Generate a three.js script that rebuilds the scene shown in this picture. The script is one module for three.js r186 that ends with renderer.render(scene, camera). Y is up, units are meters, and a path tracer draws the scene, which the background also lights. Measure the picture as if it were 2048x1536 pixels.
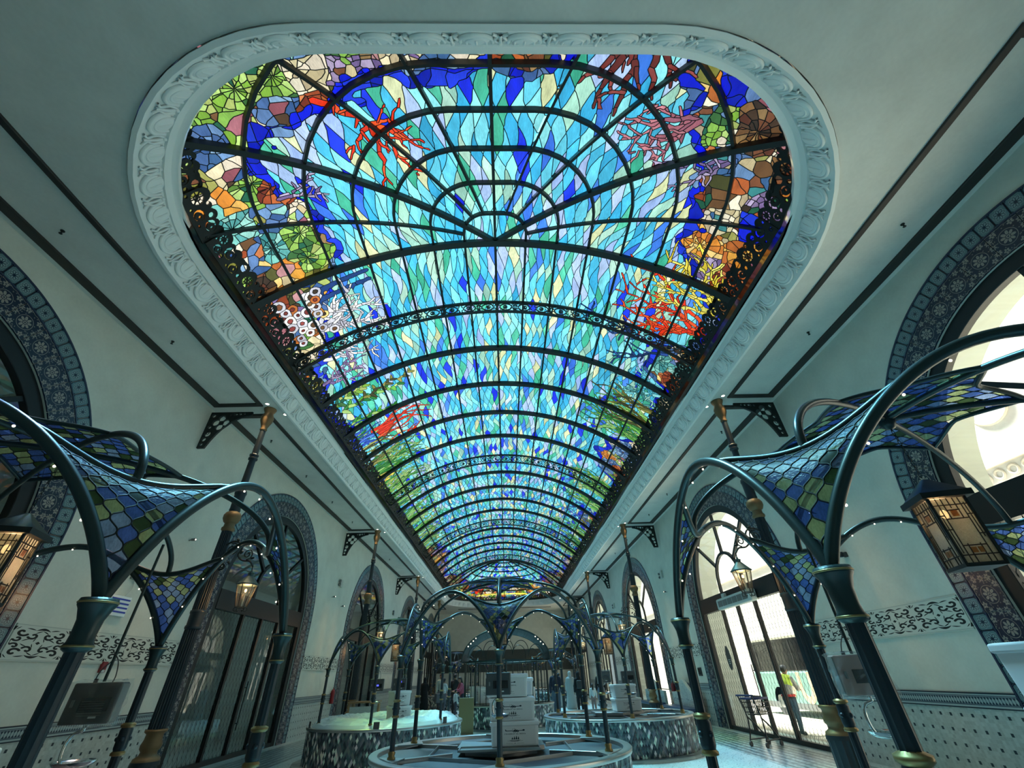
import * as THREE from 'three';
import { mergeGeometries, mergeVertices, toCreasedNormals } from 'three/addons/utils/BufferGeometryUtils.js';
import { RoundedBoxGeometry } from 'three/addons/geometries/RoundedBoxGeometry.js';
import { MarchingCubes } from 'three/addons/objects/MarchingCubes.js';

// ---------------------------------------------------------------- camera, sky, sun, exposure
const scene = new THREE.Scene();
const camera = new THREE.PerspectiveCamera(THREE.MathUtils.radToDeg(2 * Math.atan(768 / 835)), 2048 / 1536, 0.05, 400);
{
  const pitch = THREE.MathUtils.degToRad(35.0), yaw = THREE.MathUtils.degToRad(1.7);
  camera.position.set(0.1, 1.6, 0);
  camera.lookAt(0.1 + Math.sin(yaw) * Math.cos(pitch), 1.6 + Math.sin(pitch), -Math.cos(yaw) * Math.cos(pitch));
  camera.rotateZ(THREE.MathUtils.degToRad(-1.95));
}
scene.add(camera);
const renderer = new THREE.WebGLRenderer({ antialias: true });
renderer.toneMapping = THREE.LinearToneMapping;
renderer.toneMappingExposure = 2.2;
renderer.shadowMap.enabled = true;
renderer.shadowMap.type = THREE.PCFSoftShadowMap;

const SUN = new THREE.Vector3(-0.18, 0.93, -0.33).normalize();
scene.background = new THREE.Color().setRGB(0.80, 0.95, 0.98);
scene.backgroundIntensity = 0.28;
const sun = new THREE.DirectionalLight(0xfffaf2, 12);
sun.position.copy(SUN).multiplyScalar(80).add(new THREE.Vector3(0, 0, -22));
sun.target.position.set(0, 0, -22);
sun.castShadow = true;
sun.shadow.radius = 24;
sun.shadow.mapSize.set(4096, 4096);
Object.assign(sun.shadow.camera, { left: -45, right: 45, top: 45, bottom: -45, near: 1, far: 180 });
scene.add(sun, sun.target);

// ---------------------------------------------------------------- helpers
const V = (x, y, z) => new THREE.Vector3(x, y, z);
const V2 = (x, y) => new THREE.Vector2(x, y);
const { sin, cos, PI, abs, min, max, floor, sqrt, hypot, atan2, asin, round, ceil } = Math;
const lerp = (a, b, t) => a + (b - a) * t, clamp = (x, a = 0, b = 1) => min(max(x, a), b);
function rng(seed) { let s = seed >>> 0; return () => { s = (s + 0x6d2b79f5) | 0; let t = Math.imul(s ^ (s >>> 15), 1 | s); t = (t + Math.imul(t ^ (t >>> 7), 61 | t)) ^ t; return ((t ^ (t >>> 14)) >>> 0) / 4294967296; }; }
const hash = (a, b = 0, c = 0) => { let h = Math.imul(a | 0, 374761393) ^ Math.imul(b | 0, 668265263) ^ Math.imul(c | 0, 1274126177); h = Math.imul(h ^ (h >>> 13), 1274126177); h ^= h >>> 16; return (h >>> 0) / 4294967296; };
const vnoise = (x, y, s = 0) => { const i = floor(x), j = floor(y), f = x - i, g = y - j, u = f * f * (3 - 2 * f), v = g * g * (3 - 2 * g); return lerp(lerp(hash(i, j, s), hash(i + 1, j, s), u), lerp(hash(i, j + 1, s), hash(i + 1, j + 1, s), u), v); };
const lin = (hex) => new THREE.Color(hex);   // sRGB hex to linear working colour
const used = new Map();
function numbered(n) { const k = used.get(n) || 0; used.set(n, k + 1); return k ? n + '_' + String(k).padStart(3, '0') : n; }
function tag(o, label, category, group, kind) { if (label) o.userData.label = label; if (category) o.userData.category = category; if (group) o.userData.group = group; if (kind) o.userData.kind = kind; return o; }
function mesh(name, geo, mat, parent = scene) {
  const g = Array.isArray(geo) ? merged(geo) : geo;
  const m = new THREE.Mesh(g, mat);
  m.name = parent === scene ? numbered(name) : name;
  m.castShadow = m.receiveShadow = true;
  parent.add(m);
  return m;
}
function thing(name, label, category, pos = [0, 0, 0], turn = 0, group) {
  const o = new THREE.Group();
  o.name = numbered(name); scene.add(o);
  o.position.set(...pos); o.rotation.y = turn;
  return tag(o, label, category, group);
}
function struct(name, geo, mat, label) { const m = mesh(name, geo, mat); m.userData.kind = 'structure'; if (label) m.userData.label = label; return m; }
function structGroup(name, label) { const o = new THREE.Group(); o.name = numbered(name); o.userData.kind = 'structure'; if (label) o.userData.label = label; scene.add(o); return o; }
function dup(root, pos, turn, label, group) {
  const r = root.clone(); r.name = numbered(root.name.replace(/_\d{3}$/, '')); scene.add(r); r.position.set(...pos); r.rotation.y = turn;
  if (label) r.userData.label = label; if (group) r.userData.group = group;
  return r;
}
function merged(list) {
  const flat = list.map((g) => { let h = g.index ? g.toNonIndexed() : g.clone(); for (const k of Object.keys(h.attributes)) if (!['position', 'normal', 'uv', 'color'].includes(k)) h.deleteAttribute(k); if (!h.attributes.uv) h.setAttribute('uv', new THREE.BufferAttribute(new Float32Array(h.attributes.position.count * 2), 2)); if (!h.attributes.normal) h.computeVertexNormals(); h.morphAttributes = {}; return h; });
  const anyColor = flat.some((h) => h.attributes.color);
  if (anyColor) for (const h of flat) if (!h.attributes.color) h.setAttribute('color', new THREE.BufferAttribute(new Float32Array(h.attributes.position.count * 3).fill(1), 3));
  return mergeGeometries(flat);
}
const T = (g, x = 0, y = 0, z = 0) => g.translate(x, y, z);
function box(w, h, d, x = 0, y = 0, z = 0) { return T(new THREE.BoxGeometry(w, h, d), x, y, z); }
function rbox(w, h, d, r, x = 0, y = 0, z = 0) { return T(new RoundedBoxGeometry(w, h, d, 2, r), x, y, z); }
function cyl(r0, r1, h, x = 0, y = 0, z = 0, n = 16) { return T(new THREE.CylinderGeometry(r1, r0, h, n), x, y + h / 2, z); }
function lathe(pts, n = 24) { return new THREE.LatheGeometry(pts.map(([r, y]) => V2(r, y)), n); }
function tube(pts, r, seg = 0, rad = 8, closed = false, tension = 0.5) {
  const c = new THREE.CatmullRomCurve3(pts.map((p) => (p.isVector3 ? p : V(...p))), closed, 'catmullrom', tension);
  return new THREE.TubeGeometry(c, seg || max(6, pts.length * 4), r, rad, closed);
}
function rod(a, b, r, rad = 8) { return new THREE.TubeGeometry(new THREE.LineCurve3(a.isVector3 ? a : V(...a), b.isVector3 ? b : V(...b)), 1, r, rad, false); }
// a bar of rectangular section swept along points; up = function or vector giving the section's height direction
function bar(pts, ups, w, h, closed = false) {
  const n = pts.length, pos = [], idx = [];
  for (let i = 0; i < n; i++) {
    const a = pts[closed ? (i + n - 1) % n : max(i - 1, 0)], b = pts[closed ? (i + 1) % n : min(i + 1, n - 1)];
    const t = b.clone().sub(a).normalize(), u0 = Array.isArray(ups) ? ups[i] : ups;
    const s = t.clone().cross(u0).normalize(), u = s.clone().cross(t).normalize();
    for (const [cs, cu] of [[-1, -1], [1, -1], [1, 1], [-1, 1]]) pos.push(...pts[i].clone().addScaledVector(s, cs * w / 2).addScaledVector(u, cu * h / 2).toArray());
  }
  const m = closed ? n : n - 1;
  for (let i = 0; i < m; i++) for (let k = 0; k < 4; k++) { const a = i * 4 + k, b = i * 4 + (k + 1) % 4, c = ((i + 1) % n) * 4 + k, d = ((i + 1) % n) * 4 + (k + 1) % 4; idx.push(a, b, c, b, d, c); }
  if (!closed) { idx.push(0, 2, 1, 0, 3, 2); const e = (n - 1) * 4; idx.push(e, e + 1, e + 2, e, e + 2, e + 3); }
  const g = new THREE.BufferGeometry();
  g.setAttribute('position', new THREE.Float32BufferAttribute(pos, 3)); g.setIndex(idx);
  const f = g.toNonIndexed(); f.computeVertexNormals(); return f;
}
function extrude(shape, depth, bevel = 0, seg = 12) { return new THREE.ExtrudeGeometry(shape, { depth, bevelEnabled: bevel > 0, bevelThickness: bevel, bevelSize: bevel, bevelSegments: 1, curveSegments: seg }); }
function circleHole(x, y, r, cw = true) { const p = new THREE.Path(); p.absarc(x, y, r, 0, PI * 2, cw); return p; }
function canvasTex(w, h, draw, srgb = true, rep = null) {
  const c = document.createElement('canvas'); c.width = w; c.height = h;
  draw(c.getContext('2d'), w, h);
  const t = new THREE.CanvasTexture(c); if (srgb) t.colorSpace = THREE.SRGBColorSpace;
  t.wrapS = t.wrapT = THREE.RepeatWrapping; if (rep) t.repeat.set(...rep);
  return t;
}
function dataTex(w, h, fn, srgb = true, rep = null) {
  const d = new Uint8Array(w * h * 4);
  for (let j = 0; j < h; j++) for (let i = 0; i < w; i++) { const c = fn(i / w, j / h, i, j), o = (j * w + i) * 4; d[o] = c[0]; d[o + 1] = c[1]; d[o + 2] = c[2]; d[o + 3] = 255; }
  const t = new THREE.DataTexture(d, w, h); t.magFilter = THREE.LinearFilter; if (srgb) t.colorSpace = THREE.SRGBColorSpace;
  t.wrapS = t.wrapT = THREE.RepeatWrapping; if (rep) t.repeat.set(...rep); t.needsUpdate = true; return t;
}
// tiling noise for surfaces
const tnoise = (u, v, n, s) => { const x = u * n, y = v * n, i = floor(x), j = floor(y), f = x - i, g = y - j, a = f * f * (3 - 2 * f), b = g * g * (3 - 2 * g), m = (k) => ((k % n) + n) % n; return lerp(lerp(hash(m(i), m(j), s), hash(m(i + 1), m(j), s), a), lerp(hash(m(i), m(j + 1), s), hash(m(i + 1), m(j + 1), s), a), b); };
const std = (o) => new THREE.MeshStandardMaterial(o), phy = (o) => new THREE.MeshPhysicalMaterial(o);
const rgb = (r, g, b) => new THREE.Color().setRGB(r, g, b);

// ---------------------------------------------------------------- materials
const plasterBump = dataTex(256, 256, (u, v) => { const n = 128 + 70 * (tnoise(u, v, 16, 1) - 0.5) + 60 * (tnoise(u, v, 64, 2) - 0.5) + 40 * (tnoise(u, v, 128, 3) - 0.5); return [n, n, n]; }, false);
const plasterTone = dataTex(256, 256, (u, v) => { const n = 236 + 14 * (tnoise(u, v, 4, 5) - 0.5) + 10 * (tnoise(u, v, 16, 6) - 0.5) + 6 * (tnoise(u, v, 128, 7) - 0.5); return [n, n, n - 3]; });
const ironGrain = dataTex(128, 128, (u, v) => { const n = 200 + 70 * (tnoise(u, v, 16, 11) - 0.5) + 60 * (tnoise(u, v, 64, 12) - 0.5); return [n, n, n]; }, false);
const M = {
  wall: std({ color: rgb(0.78, 0.81, 0.75), roughness: 0.92, map: plasterTone, bumpMap: plasterBump, bumpScale: 0.002 }),
  ceiling: std({ color: rgb(0.80, 0.80, 0.77), roughness: 0.95, map: plasterTone, bumpMap: plasterBump, bumpScale: 0.001 }),
  cornice: std({ color: rgb(0.84, 0.85, 0.82), roughness: 0.75 }),
  panel: std({ color: rgb(0.72, 0.74, 0.74), roughness: 0.9, map: plasterTone }),
  strip: std({ color: rgb(0.030, 0.026, 0.024), roughness: 0.6, bumpMap: ironGrain, bumpScale: 0.001 }),
  iron: std({ color: rgb(0.014, 0.017, 0.017), roughness: 0.5, metalness: 0.2, bumpMap: ironGrain, bumpScale: 0.0006 }),
  greenIron: std({ color: rgb(0.022, 0.040, 0.042), roughness: 0.34, metalness: 0.35, bumpMap: ironGrain, bumpScale: 0.0004 }),
  column: std({ color: rgb(0.020, 0.032, 0.042), roughness: 0.42, metalness: 0.3, bumpMap: ironGrain, bumpScale: 0.0006 }),
  gold: std({ color: rgb(0.20, 0.125, 0.06), roughness: 0.5, metalness: 0.45, bumpMap: ironGrain, bumpScale: 0.002 }),
  brass: std({ color: rgb(0.28, 0.19, 0.08), roughness: 0.4, metalness: 0.7 }),
  lead: std({ color: rgb(0.012, 0.013, 0.014), roughness: 0.6, metalness: 0.3 }),
};
// ---------------------------------------------------------------- the stained glass vault
const VA = 5.1, VR = 7.3, YC = 10.14, ZA = 6.2, ZF = 39.2, DN = 5.4, DF = 8.0, RC = 3.8, BAY = (ZF - ZA) / 17;
const PH = asin(VA / VR), LP = VR * PH, KD = VA / LP;
function gauge(x, t, D) {
  x = abs(x); t = max(t, 0);
  if (x <= (VA - RC) * t / D) return t / D;
  if (t <= (D - RC) * x / VA) return x / VA;
  const A = (VA - RC) ** 2 + (D - RC) ** 2 - RC * RC, B = -2 * (x * (VA - RC) + t * (D - RC)), C = x * x + t * t, disc = sqrt(max(B * B - 4 * A * C, 0));
  const r1 = (-B - disc) / (2 * A), r2 = (-B + disc) / (2 * A);
  const ok = [r1, r2].filter((r) => r > 0 && x >= (VA - RC) * r - 1e-6 && t >= (D - RC) * r - 1e-6);
  return ok.length ? min(...ok) : max(x / VA, t / D);
}
function domainS(p, q) { return q < ZA ? gauge(p * KD, (ZA - q) * KD, DN) : q > ZF ? gauge(p * KD, (q - ZF) * KD, DF) : abs(p) / LP; }
const vaultY = (s) => YC - VR + sqrt(max(VR * VR - (VA * s) ** 2, 0));
function surf(p, q) {
  const sd = domainS(p, q), s = VR / VA * sin(sd * PH), k = sd > 1e-6 ? KD * s / sd : 1;
  if (q < ZA) return V(p * k, vaultY(s), -(ZA - (ZA - q) * k));
  if (q > ZF) return V(p * k, vaultY(s), -(ZF + (q - ZF) * k));
  return V(p < 0 ? -s * VA : s * VA, vaultY(s), -q);
}
function surfN(p, q) { const e = 0.02, a = surf(p + e, q).sub(surf(p - e, q)), b = surf(p, q + e).sub(surf(p, q - e)); const n = a.cross(b).normalize(); return n.y < 0 ? n.negate() : n; }
const surfOff = (p, q, o) => surf(p, q).addScaledVector(surfN(p, q), o);
// a point of the rim or of a ring: k-th ring at scale s, plan coordinates
function planOutline(s, D, n) {   // half outline from x=+ side round to x=- side (apse), in (x, t)
  const out = [], a = VA * s, d = D * s, r = RC * s;
  out.push([a, 0]);
  for (let i = 0; i <= n; i++) { const th = (i / n) * PI / 2; out.push([a - r + r * cos(th), d - r + r * sin(th)]); }
  for (let i = 0; i <= n; i++) { const th = PI / 2 + (i / n) * PI / 2; out.push([-a + r + r * cos(th), d - r + r * sin(th)]); }
  out.push([-a, 0]);
  return out;
}
// --- palettes of the glass (sRGB, as glass seen against white light)
const PAL = {
  water: ['#8fe8f2', '#8fe8f2', '#8fe8f2', '#8fe8f2', '#8fe8f2', '#7adcf0', '#7adcf0', '#7adcf0', '#62cbe8', '#62cbe8', '#62cbe8', '#62cbe8', '#62cbe8', '#48b8e2', '#48b8e2', '#48b8e2', '#48b8e2', '#48b8e2', '#38a8da', '#38a8da', '#38a8da', '#a8c4f4', '#b0caf4', '#9cb8f0', '#b8d0f6', '#a8c0f2', '#3fb092', '#48b89a', '#54c4a6', '#44b094', '#9cd0be', '#a4d8c6', '#b0dccc', '#92c4b6', '#dce4b8', '#d0d8a8', '#3f7ce8', '#4a88ea', '#3a70e0', '#1828e4', '#2038e6'],
  deep: ['#0c14d8', '#0a10c4', '#1420e0', '#0d1ab0', '#2038d8'],
  green: ['#7fae3c', '#9cc860', '#5f8a34', '#b4d47c', '#3c6a38', '#86b850', '#245c44', '#a8b868'],
  brown: ['#6b4a2c', '#4a3424', '#84603a', '#5c3020', '#7a4a30', '#3a2a20', '#94764e'],
  amber: ['#e0a040', '#d88830', '#f0bc60', '#c87830', '#eccb80', '#b4642c'],
  cream: ['#e8dcb8', '#d8cca4', '#f0e8d0', '#c8b890', '#e0d4c0', '#b8a888'],
  rose: ['#a06470', '#8c4c58', '#b47c84', '#94586c', '#c08c90'],
  violet: ['#8c78a4', '#a490b8', '#705c90', '#b4a4c8', '#7c6498'],
  slate: ['#4868a0', '#5c7cb0', '#385890', '#6c90c0', '#84a8cc', '#3c6090'],
  teal: ['#5ca8a8', '#78c0b8', '#4c9090', '#94d0c8', '#3c8488'],
  rust: ['#a04824', '#b86030', '#883818', '#c87848', '#742c18'],
  olive: ['#6c6c34', '#84843c', '#545428', '#9c9c54', '#444420'],
  white: ['#e4e4ec', '#d4d4e0', '#c8c8d4', '#b4b4c4', '#ecece8'],
  red: ['#f0401c', '#e03418', '#f45828', '#d83014'],
  darkred: ['#843430', '#74302c', '#944440', '#682824'],
  pink: ['#b46c7c', '#a46070', '#c47c88', '#94586c'],
  yellow: ['#ecd850', '#e0c83c', '#d8d464', '#f4e470'],
  grass: ['#4c9c3c', '#6cb44c', '#2c7834', '#8cc86c', '#3c8840', '#a4cc78'],
  navy: ['#183068', '#203c7c', '#142858', '#284890'],
  seablue: ['#2c50c8', '#3c64d8', '#2440a8', '#4c78e0'],
  aqua: ['#6cc8d8', '#50b4cc', '#88d8e0', '#3ca0bc'],
};
const PALLIN = {};
for (const k in PAL) PALLIN[k] = PAL[k].map((h) => { const c = lin(h); return [c.r, c.g, c.b]; });
const REEF = ['green', 'brown', 'amber', 'cream', 'rose', 'violet', 'slate', 'teal', 'rust', 'olive', 'green', 'brown', 'cream', 'slate'];

// --- how deep the reef reaches in from the rim, metres along the glass
const table = (pts, x) => { if (x <= pts[0][0]) return pts[0][1]; for (let i = 1; i < pts.length; i++) if (x < pts[i][0]) { const [a, b] = pts[i - 1], [c, d] = pts[i]; return lerp(b, d, (x - a) / (c - a)); } return pts[pts.length - 1][1]; };
const APSE_REEF = [[-90, 1.7], [-80, 2.15], [-70, 2.1], [-60, 1.4], [-52, 1.35], [-44, 1.75], [-34, 2.15], [-20, 2.1], [-8, 2.1], [8, 2.05], [16, 1.9], [24, 1.05], [32, 1.1], [42, 1.5], [55, 1.5], [70, 1.5], [80, 1.5], [90, 1.1]];
const LEFT_REEF = [[6.2, 1.75], [7.2, 1.5], [8.2, 1.2], [8.8, 0.75], [9.6, 0.45], [10.4, 0.25], [12.2, 0.3], [13, 0.2], [16, 0.35], [17, 0.2], [20, 0.35], [23, 0.2], [27, 0.3], [28.5, 1.3], [31, 1.5], [34, 1.2], [36, 0.7], [38, 1.1], [39.2, 1.5]];
const RIGHT_REEF = [[6.2, 0.75], [7, 0.3], [8.1, 0.35], [8.5, 1.25], [9.6, 1.1], [10.1, 0.3], [13, 0.25], [13.9, 1.2], [15, 1.5], [16.6, 1.2], [17.4, 0.3], [21, 0.4], [22, 1.0], [24, 1.1], [25, 0.3], [30, 0.4], [32, 0.9], [35, 0.6], [37, 1.0], [39.2, 1.3]];
function reefDepth(p, q) {
  let w;
  if (q < ZA) w = table(APSE_REEF, atan2(p, ZA - q) * 180 / PI);
  else if (q > ZF) w = 1.9;
  else w = table(p < 0 ? LEFT_REEF : RIGHT_REEF, q);
  return w + (vnoise(p * 1.7 + 50, q * 1.7, 3) - 0.5) * 0.5 + (vnoise(p * 6 + 90, q * 6, 4) - 0.5) * 0.22;
}
// --- the cartoon: every cell of a fine raster carries the number of the piece of glass it lies in
function cartoon(q0, q1, res, paint) {
  const ni = ceil((q1 - q0) / res), nj = ceil(2 * LP / res) + 2, L = new Int32Array(ni * nj), info = [null], ids = new Map();
  const idOf = (key, make) => { let k = ids.get(key); if (k === undefined) { k = info.length; ids.set(key, k); info.push(make()); } return k; };
  const pOf = (j) => -LP - res + (j + 0.5) * res, qOf = (i) => q0 + (i + 0.5) * res;
  const pick = (pal, h) => { const a = PALLIN[pal], c = a[floor(h * 9973) % a.length], v = 0.86 + 0.28 * ((h * 7919) % 1); return c.map((x) => min(x * v, 0.95)); };
  for (let i = 0; i < ni; i++) for (let j = 0; j < nj; j++) {
    const p = pOf(j), q = qOf(i), sd = domainS(p, q);
    if (sd > 1) continue;
    const de = (1 - sd) * LP, w = reefDepth(p, q);
    if (de < w) {
      // clumps (coarse cells), each with its own kind of coral
      let best = 9, cx = 0, cy = 0, ci = 0, cj = 0;
      const G = 0.62, gi = floor(p / G), gj = floor(q / G);
      const wp = p + 0.12 * (vnoise(p * 5, q * 5, 21) - 0.5), wq = q + 0.12 * (vnoise(p * 5, q * 5, 22) - 0.5);
      for (let a = -1; a <= 1; a++) for (let b = -1; b <= 1; b++) { const x = (gi + a + 0.15 + 0.7 * hash(gi + a, gj + b, 31)) * G, y = (gj + b + 0.15 + 0.7 * hash(gi + a, gj + b, 32)) * G, d = (x - wp) ** 2 + (y - wq) ** 2; if (d < best) { best = d; cx = x; cy = y; ci = gi + a; cj = gj + b; } }
      const ch = hash(ci, cj, 33), pal = REEF[floor(ch * REEF.length)], kind = hash(ci, cj, 34);
      let key;
      const fringe = w - de < 0.06 + 0.26 * vnoise(p * 2, q * 2, 8) || (hash(ci, cj, 36) < 0.06);
      if (fringe) {
        const g = 0.34, a = floor(wp / g + 0.6 * (vnoise(p * 4, q * 4, 41) - 0.5)), b = floor(wq / g + 0.6 * (vnoise(p * 4, q * 4, 42) - 0.5));
        key = 'd' + a + ',' + b + ',' + (hash(a, b, 5) < 0.4 ? ci * 100 + cj : 0);
        L[i * nj + j] = idOf(key, () => ({ c: pick(hash(a, b, 6) < 0.85 ? 'deep' : 'slate', hash(a, b, 7)), r: 1 }));
      } else if (kind < 0.3) {   // a flower of petals
        const n = 9 + floor(hash(ci, cj, 35) * 7), an = atan2(q - cy, p - cx) + 0.5 * sqrt(best), k = floor((an / (2 * PI) + 0.5) * n), rr = floor(sqrt(best) / 0.2 + 0.25 * hash(ci, cj, k));
        key = 'f' + ci + ',' + cj + ',' + k + ',' + min(rr, 2);
        L[i * nj + j] = idOf(key, () => ({ c: pick(pal, hash(ci * 31 + k, cj * 17 + rr, 9)), r: 1 }));
      } else {
        const g = kind < 0.55 ? 0.13 : kind < 0.8 ? 0.2 : 0.27, hi = floor(wp / g), hj = floor(wq / g);
        let bb = 9, ai = 0, aj = 0;
        for (let a = -1; a <= 1; a++) for (let b = -1; b <= 1; b++) { const x = (hi + a + 0.1 + 0.8 * hash(hi + a, hj + b, 51)) * g, y = (hj + b + 0.1 + 0.8 * hash(hi + a, hj + b, 52)) * g, d = (x - wp) ** 2 + (y - wq) ** 2; if (d < bb) { bb = d; ai = hi + a; aj = hj + b; } }
        key = 'v' + ci + ',' + cj + ',' + ai + ',' + aj;
        L[i * nj + j] = idOf(key, () => ({ c: pick(hash(ai, aj, 53) < 0.3 ? REEF[floor(hash(ai, aj, 54) * REEF.length)] : pal, hash(ai, aj, 55)), r: 1 }));
      }
    } else {
      // flowing water: two crossing families of wavy lines
      const t = q < ZA ? ZA - q : q > ZF ? q - ZF : 0, fan = 1 / (1 + 0.11 * t);
      const pw = (p + 0.05 * sin(q * 2.3 + p * 2.2) + 0.03 * sin(q * 4.7 - p * 3.1 + 1)) * fan, W = 0.205, LL = 0.88;
      const A = pw / W + q / LL + 0.35 * (vnoise(p * 1.6, q * 1.1, 61) - 0.5) + 0.12 * sin(q * 6.1 + p), B = pw / W - q / LL + 0.35 * (vnoise(p * 1.6, q * 1.1, 62) - 0.5) + 0.12 * sin(q * 5.3 - p * 2);
      const a = floor(A), b = floor(B);
      L[i * nj + j] = idOf('w' + a + ',' + b, () => ({ c: pick('water', hash(a, b, 63)), r: 0 }));
    }
  }
  // --- corals, fans, weeds: strokes laid over the cells
  let uid = 0;
  function dab(p, q, r, id) {
    const i0 = floor((q - r - q0) / res), i1 = ceil((q + r - q0) / res), j0 = floor((p - r + LP + res) / res), j1 = ceil((p + r + LP + res) / res);
    for (let i = max(i0, 0); i <= min(i1, ni - 1); i++) for (let j = max(j0, 0); j <= min(j1, nj - 1); j++) if (L[i * nj + j] && (pOf(j) - p) ** 2 + (qOf(i) - q) ** 2 <= r * r) L[i * nj + j] = id;
  }
  function stroke(pts, w0, w1, pal, R, seg = 0.3) {
    let id = 0, left = 0, done = 0, total = 0;
    for (let k = 1; k < pts.length; k++) total += hypot(pts[k][0] - pts[k - 1][0], pts[k][1] - pts[k - 1][1]);
    for (let k = 1; k < pts.length; k++) {
      const [x0, y0] = pts[k - 1], [x1, y1] = pts[k], d = hypot(x1 - x0, y1 - y0), n = max(1, ceil(d / (res * 0.5)));
      for (let m = 0; m < n; m++) {
        if (left <= 0) { const key = 's' + q0 + '_' + uid++; id = idOf(key, () => ({ c: pick(pal, R()), r: 2 })); left = seg * (0.7 + 0.6 * R()); }
        const f = (done + d * m / n) / max(total, 1e-6);
        dab(lerp(x0, x1, m / n), lerp(y0, y1, m / n), max(lerp(w0, w1, f), res * 0.9), id); left -= d / n;
      }
      done += d;
    }
  }
  function wobble(a, b, R, amp = 0.12, n = 6) { const o = [a], dx = b[0] - a[0], dy = b[1] - a[1]; for (let k = 1; k < n; k++) { const f = k / n, w = (R() - 0.5) * 2 * amp * hypot(dx, dy); o.push([a[0] + dx * f - dy / (hypot(dx, dy) + 1e-6) * w, a[1] + dy * f + dx / (hypot(dx, dy) + 1e-6) * w]); } o.push(b); return o; }
  function coral(root, tips, w, pal, R, twig = 0.35, dens = 0.62) {
    for (const tip of tips) {
      const path = wobble(root, tip, R, 0.07, 7); stroke(path, w, w * 0.3, pal, R);
      for (let k = 2; k < path.length - 1; k++) for (let s = 0; s < 2; s++) { if (R() > dens) continue; const dx = path[k + 1][0] - path[k][0], dy = path[k + 1][1] - path[k][1], an = atan2(dy, dx) + (s ? 1 : -1) * (0.5 + 0.6 * R()), l = twig * (0.6 + 0.9 * R()); stroke(wobble(path[k], [path[k][0] + cos(an) * l, path[k][1] + sin(an) * l], R, 0.12, 3), w * 0.5, w * 0.22, pal, R); }
    }
  }
  function weed(root, dir, n, len, w, pal, R, spread = 0.5) { for (let k = 0; k < n; k++) { const an = dir + (R() - 0.5) * spread, l = len * (0.5 + 0.6 * R()), r0 = [root[0] + (R() - 0.5) * 0.25, root[1] + (R() - 0.5) * 1.6]; const pts = []; for (let m = 0; m <= 7; m++) { const f = m / 7, b = an + 0.35 * sin(f * 5 + k) * 0.6; pts.push([r0[0] + cos(b) * l * f, r0[1] + sin(b) * l * f]); } stroke(pts, w * (0.6 + 0.6 * R()), w * 0.25, pal, R, 0.9); } }
  function leafy(root, tip, w, pal, R) { const path = wobble(root, tip, R, 0.05, 9); stroke(path, w * 0.5, w * 0.3, pal, R, 0.8); for (let k = 1; k < path.length; k++) for (const s of [-1, 1]) { const dx = path[k][0] - path[k - 1][0], dy = path[k][1] - path[k - 1][1], an = atan2(dy, dx) + s * 0.9, l = 0.26 * (1.1 - k / path.length * 0.5); stroke([path[k], [path[k][0] + cos(an) * l, path[k][1] + sin(an) * l]], w, w * 0.5, pal, R, 2); } }
  function rings(p, q, n, R) { for (let k = 0; k < n; k++) { const x = p + (R() - 0.5) * 1.0, y = q + (R() - 0.5) * 1.3, r = 0.06 + 0.05 * R(); const key = 'o' + q0 + '_' + uid++; dab(x, y, r + 0.045, idOf(key + 'a', () => ({ c: pick(R() < 0.8 ? 'white' : 'amber', R()), r: 2 }))); dab(x, y, r * 0.75, idOf(key + 'b', () => ({ c: pick(R() < 0.6 ? 'brown' : 'darkred', R()), r: 2 }))); } }
  paint({ stroke, coral, weed, leafy, rings, wobble });
  return { L, ni, nj, q0, res, info };
}
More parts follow.
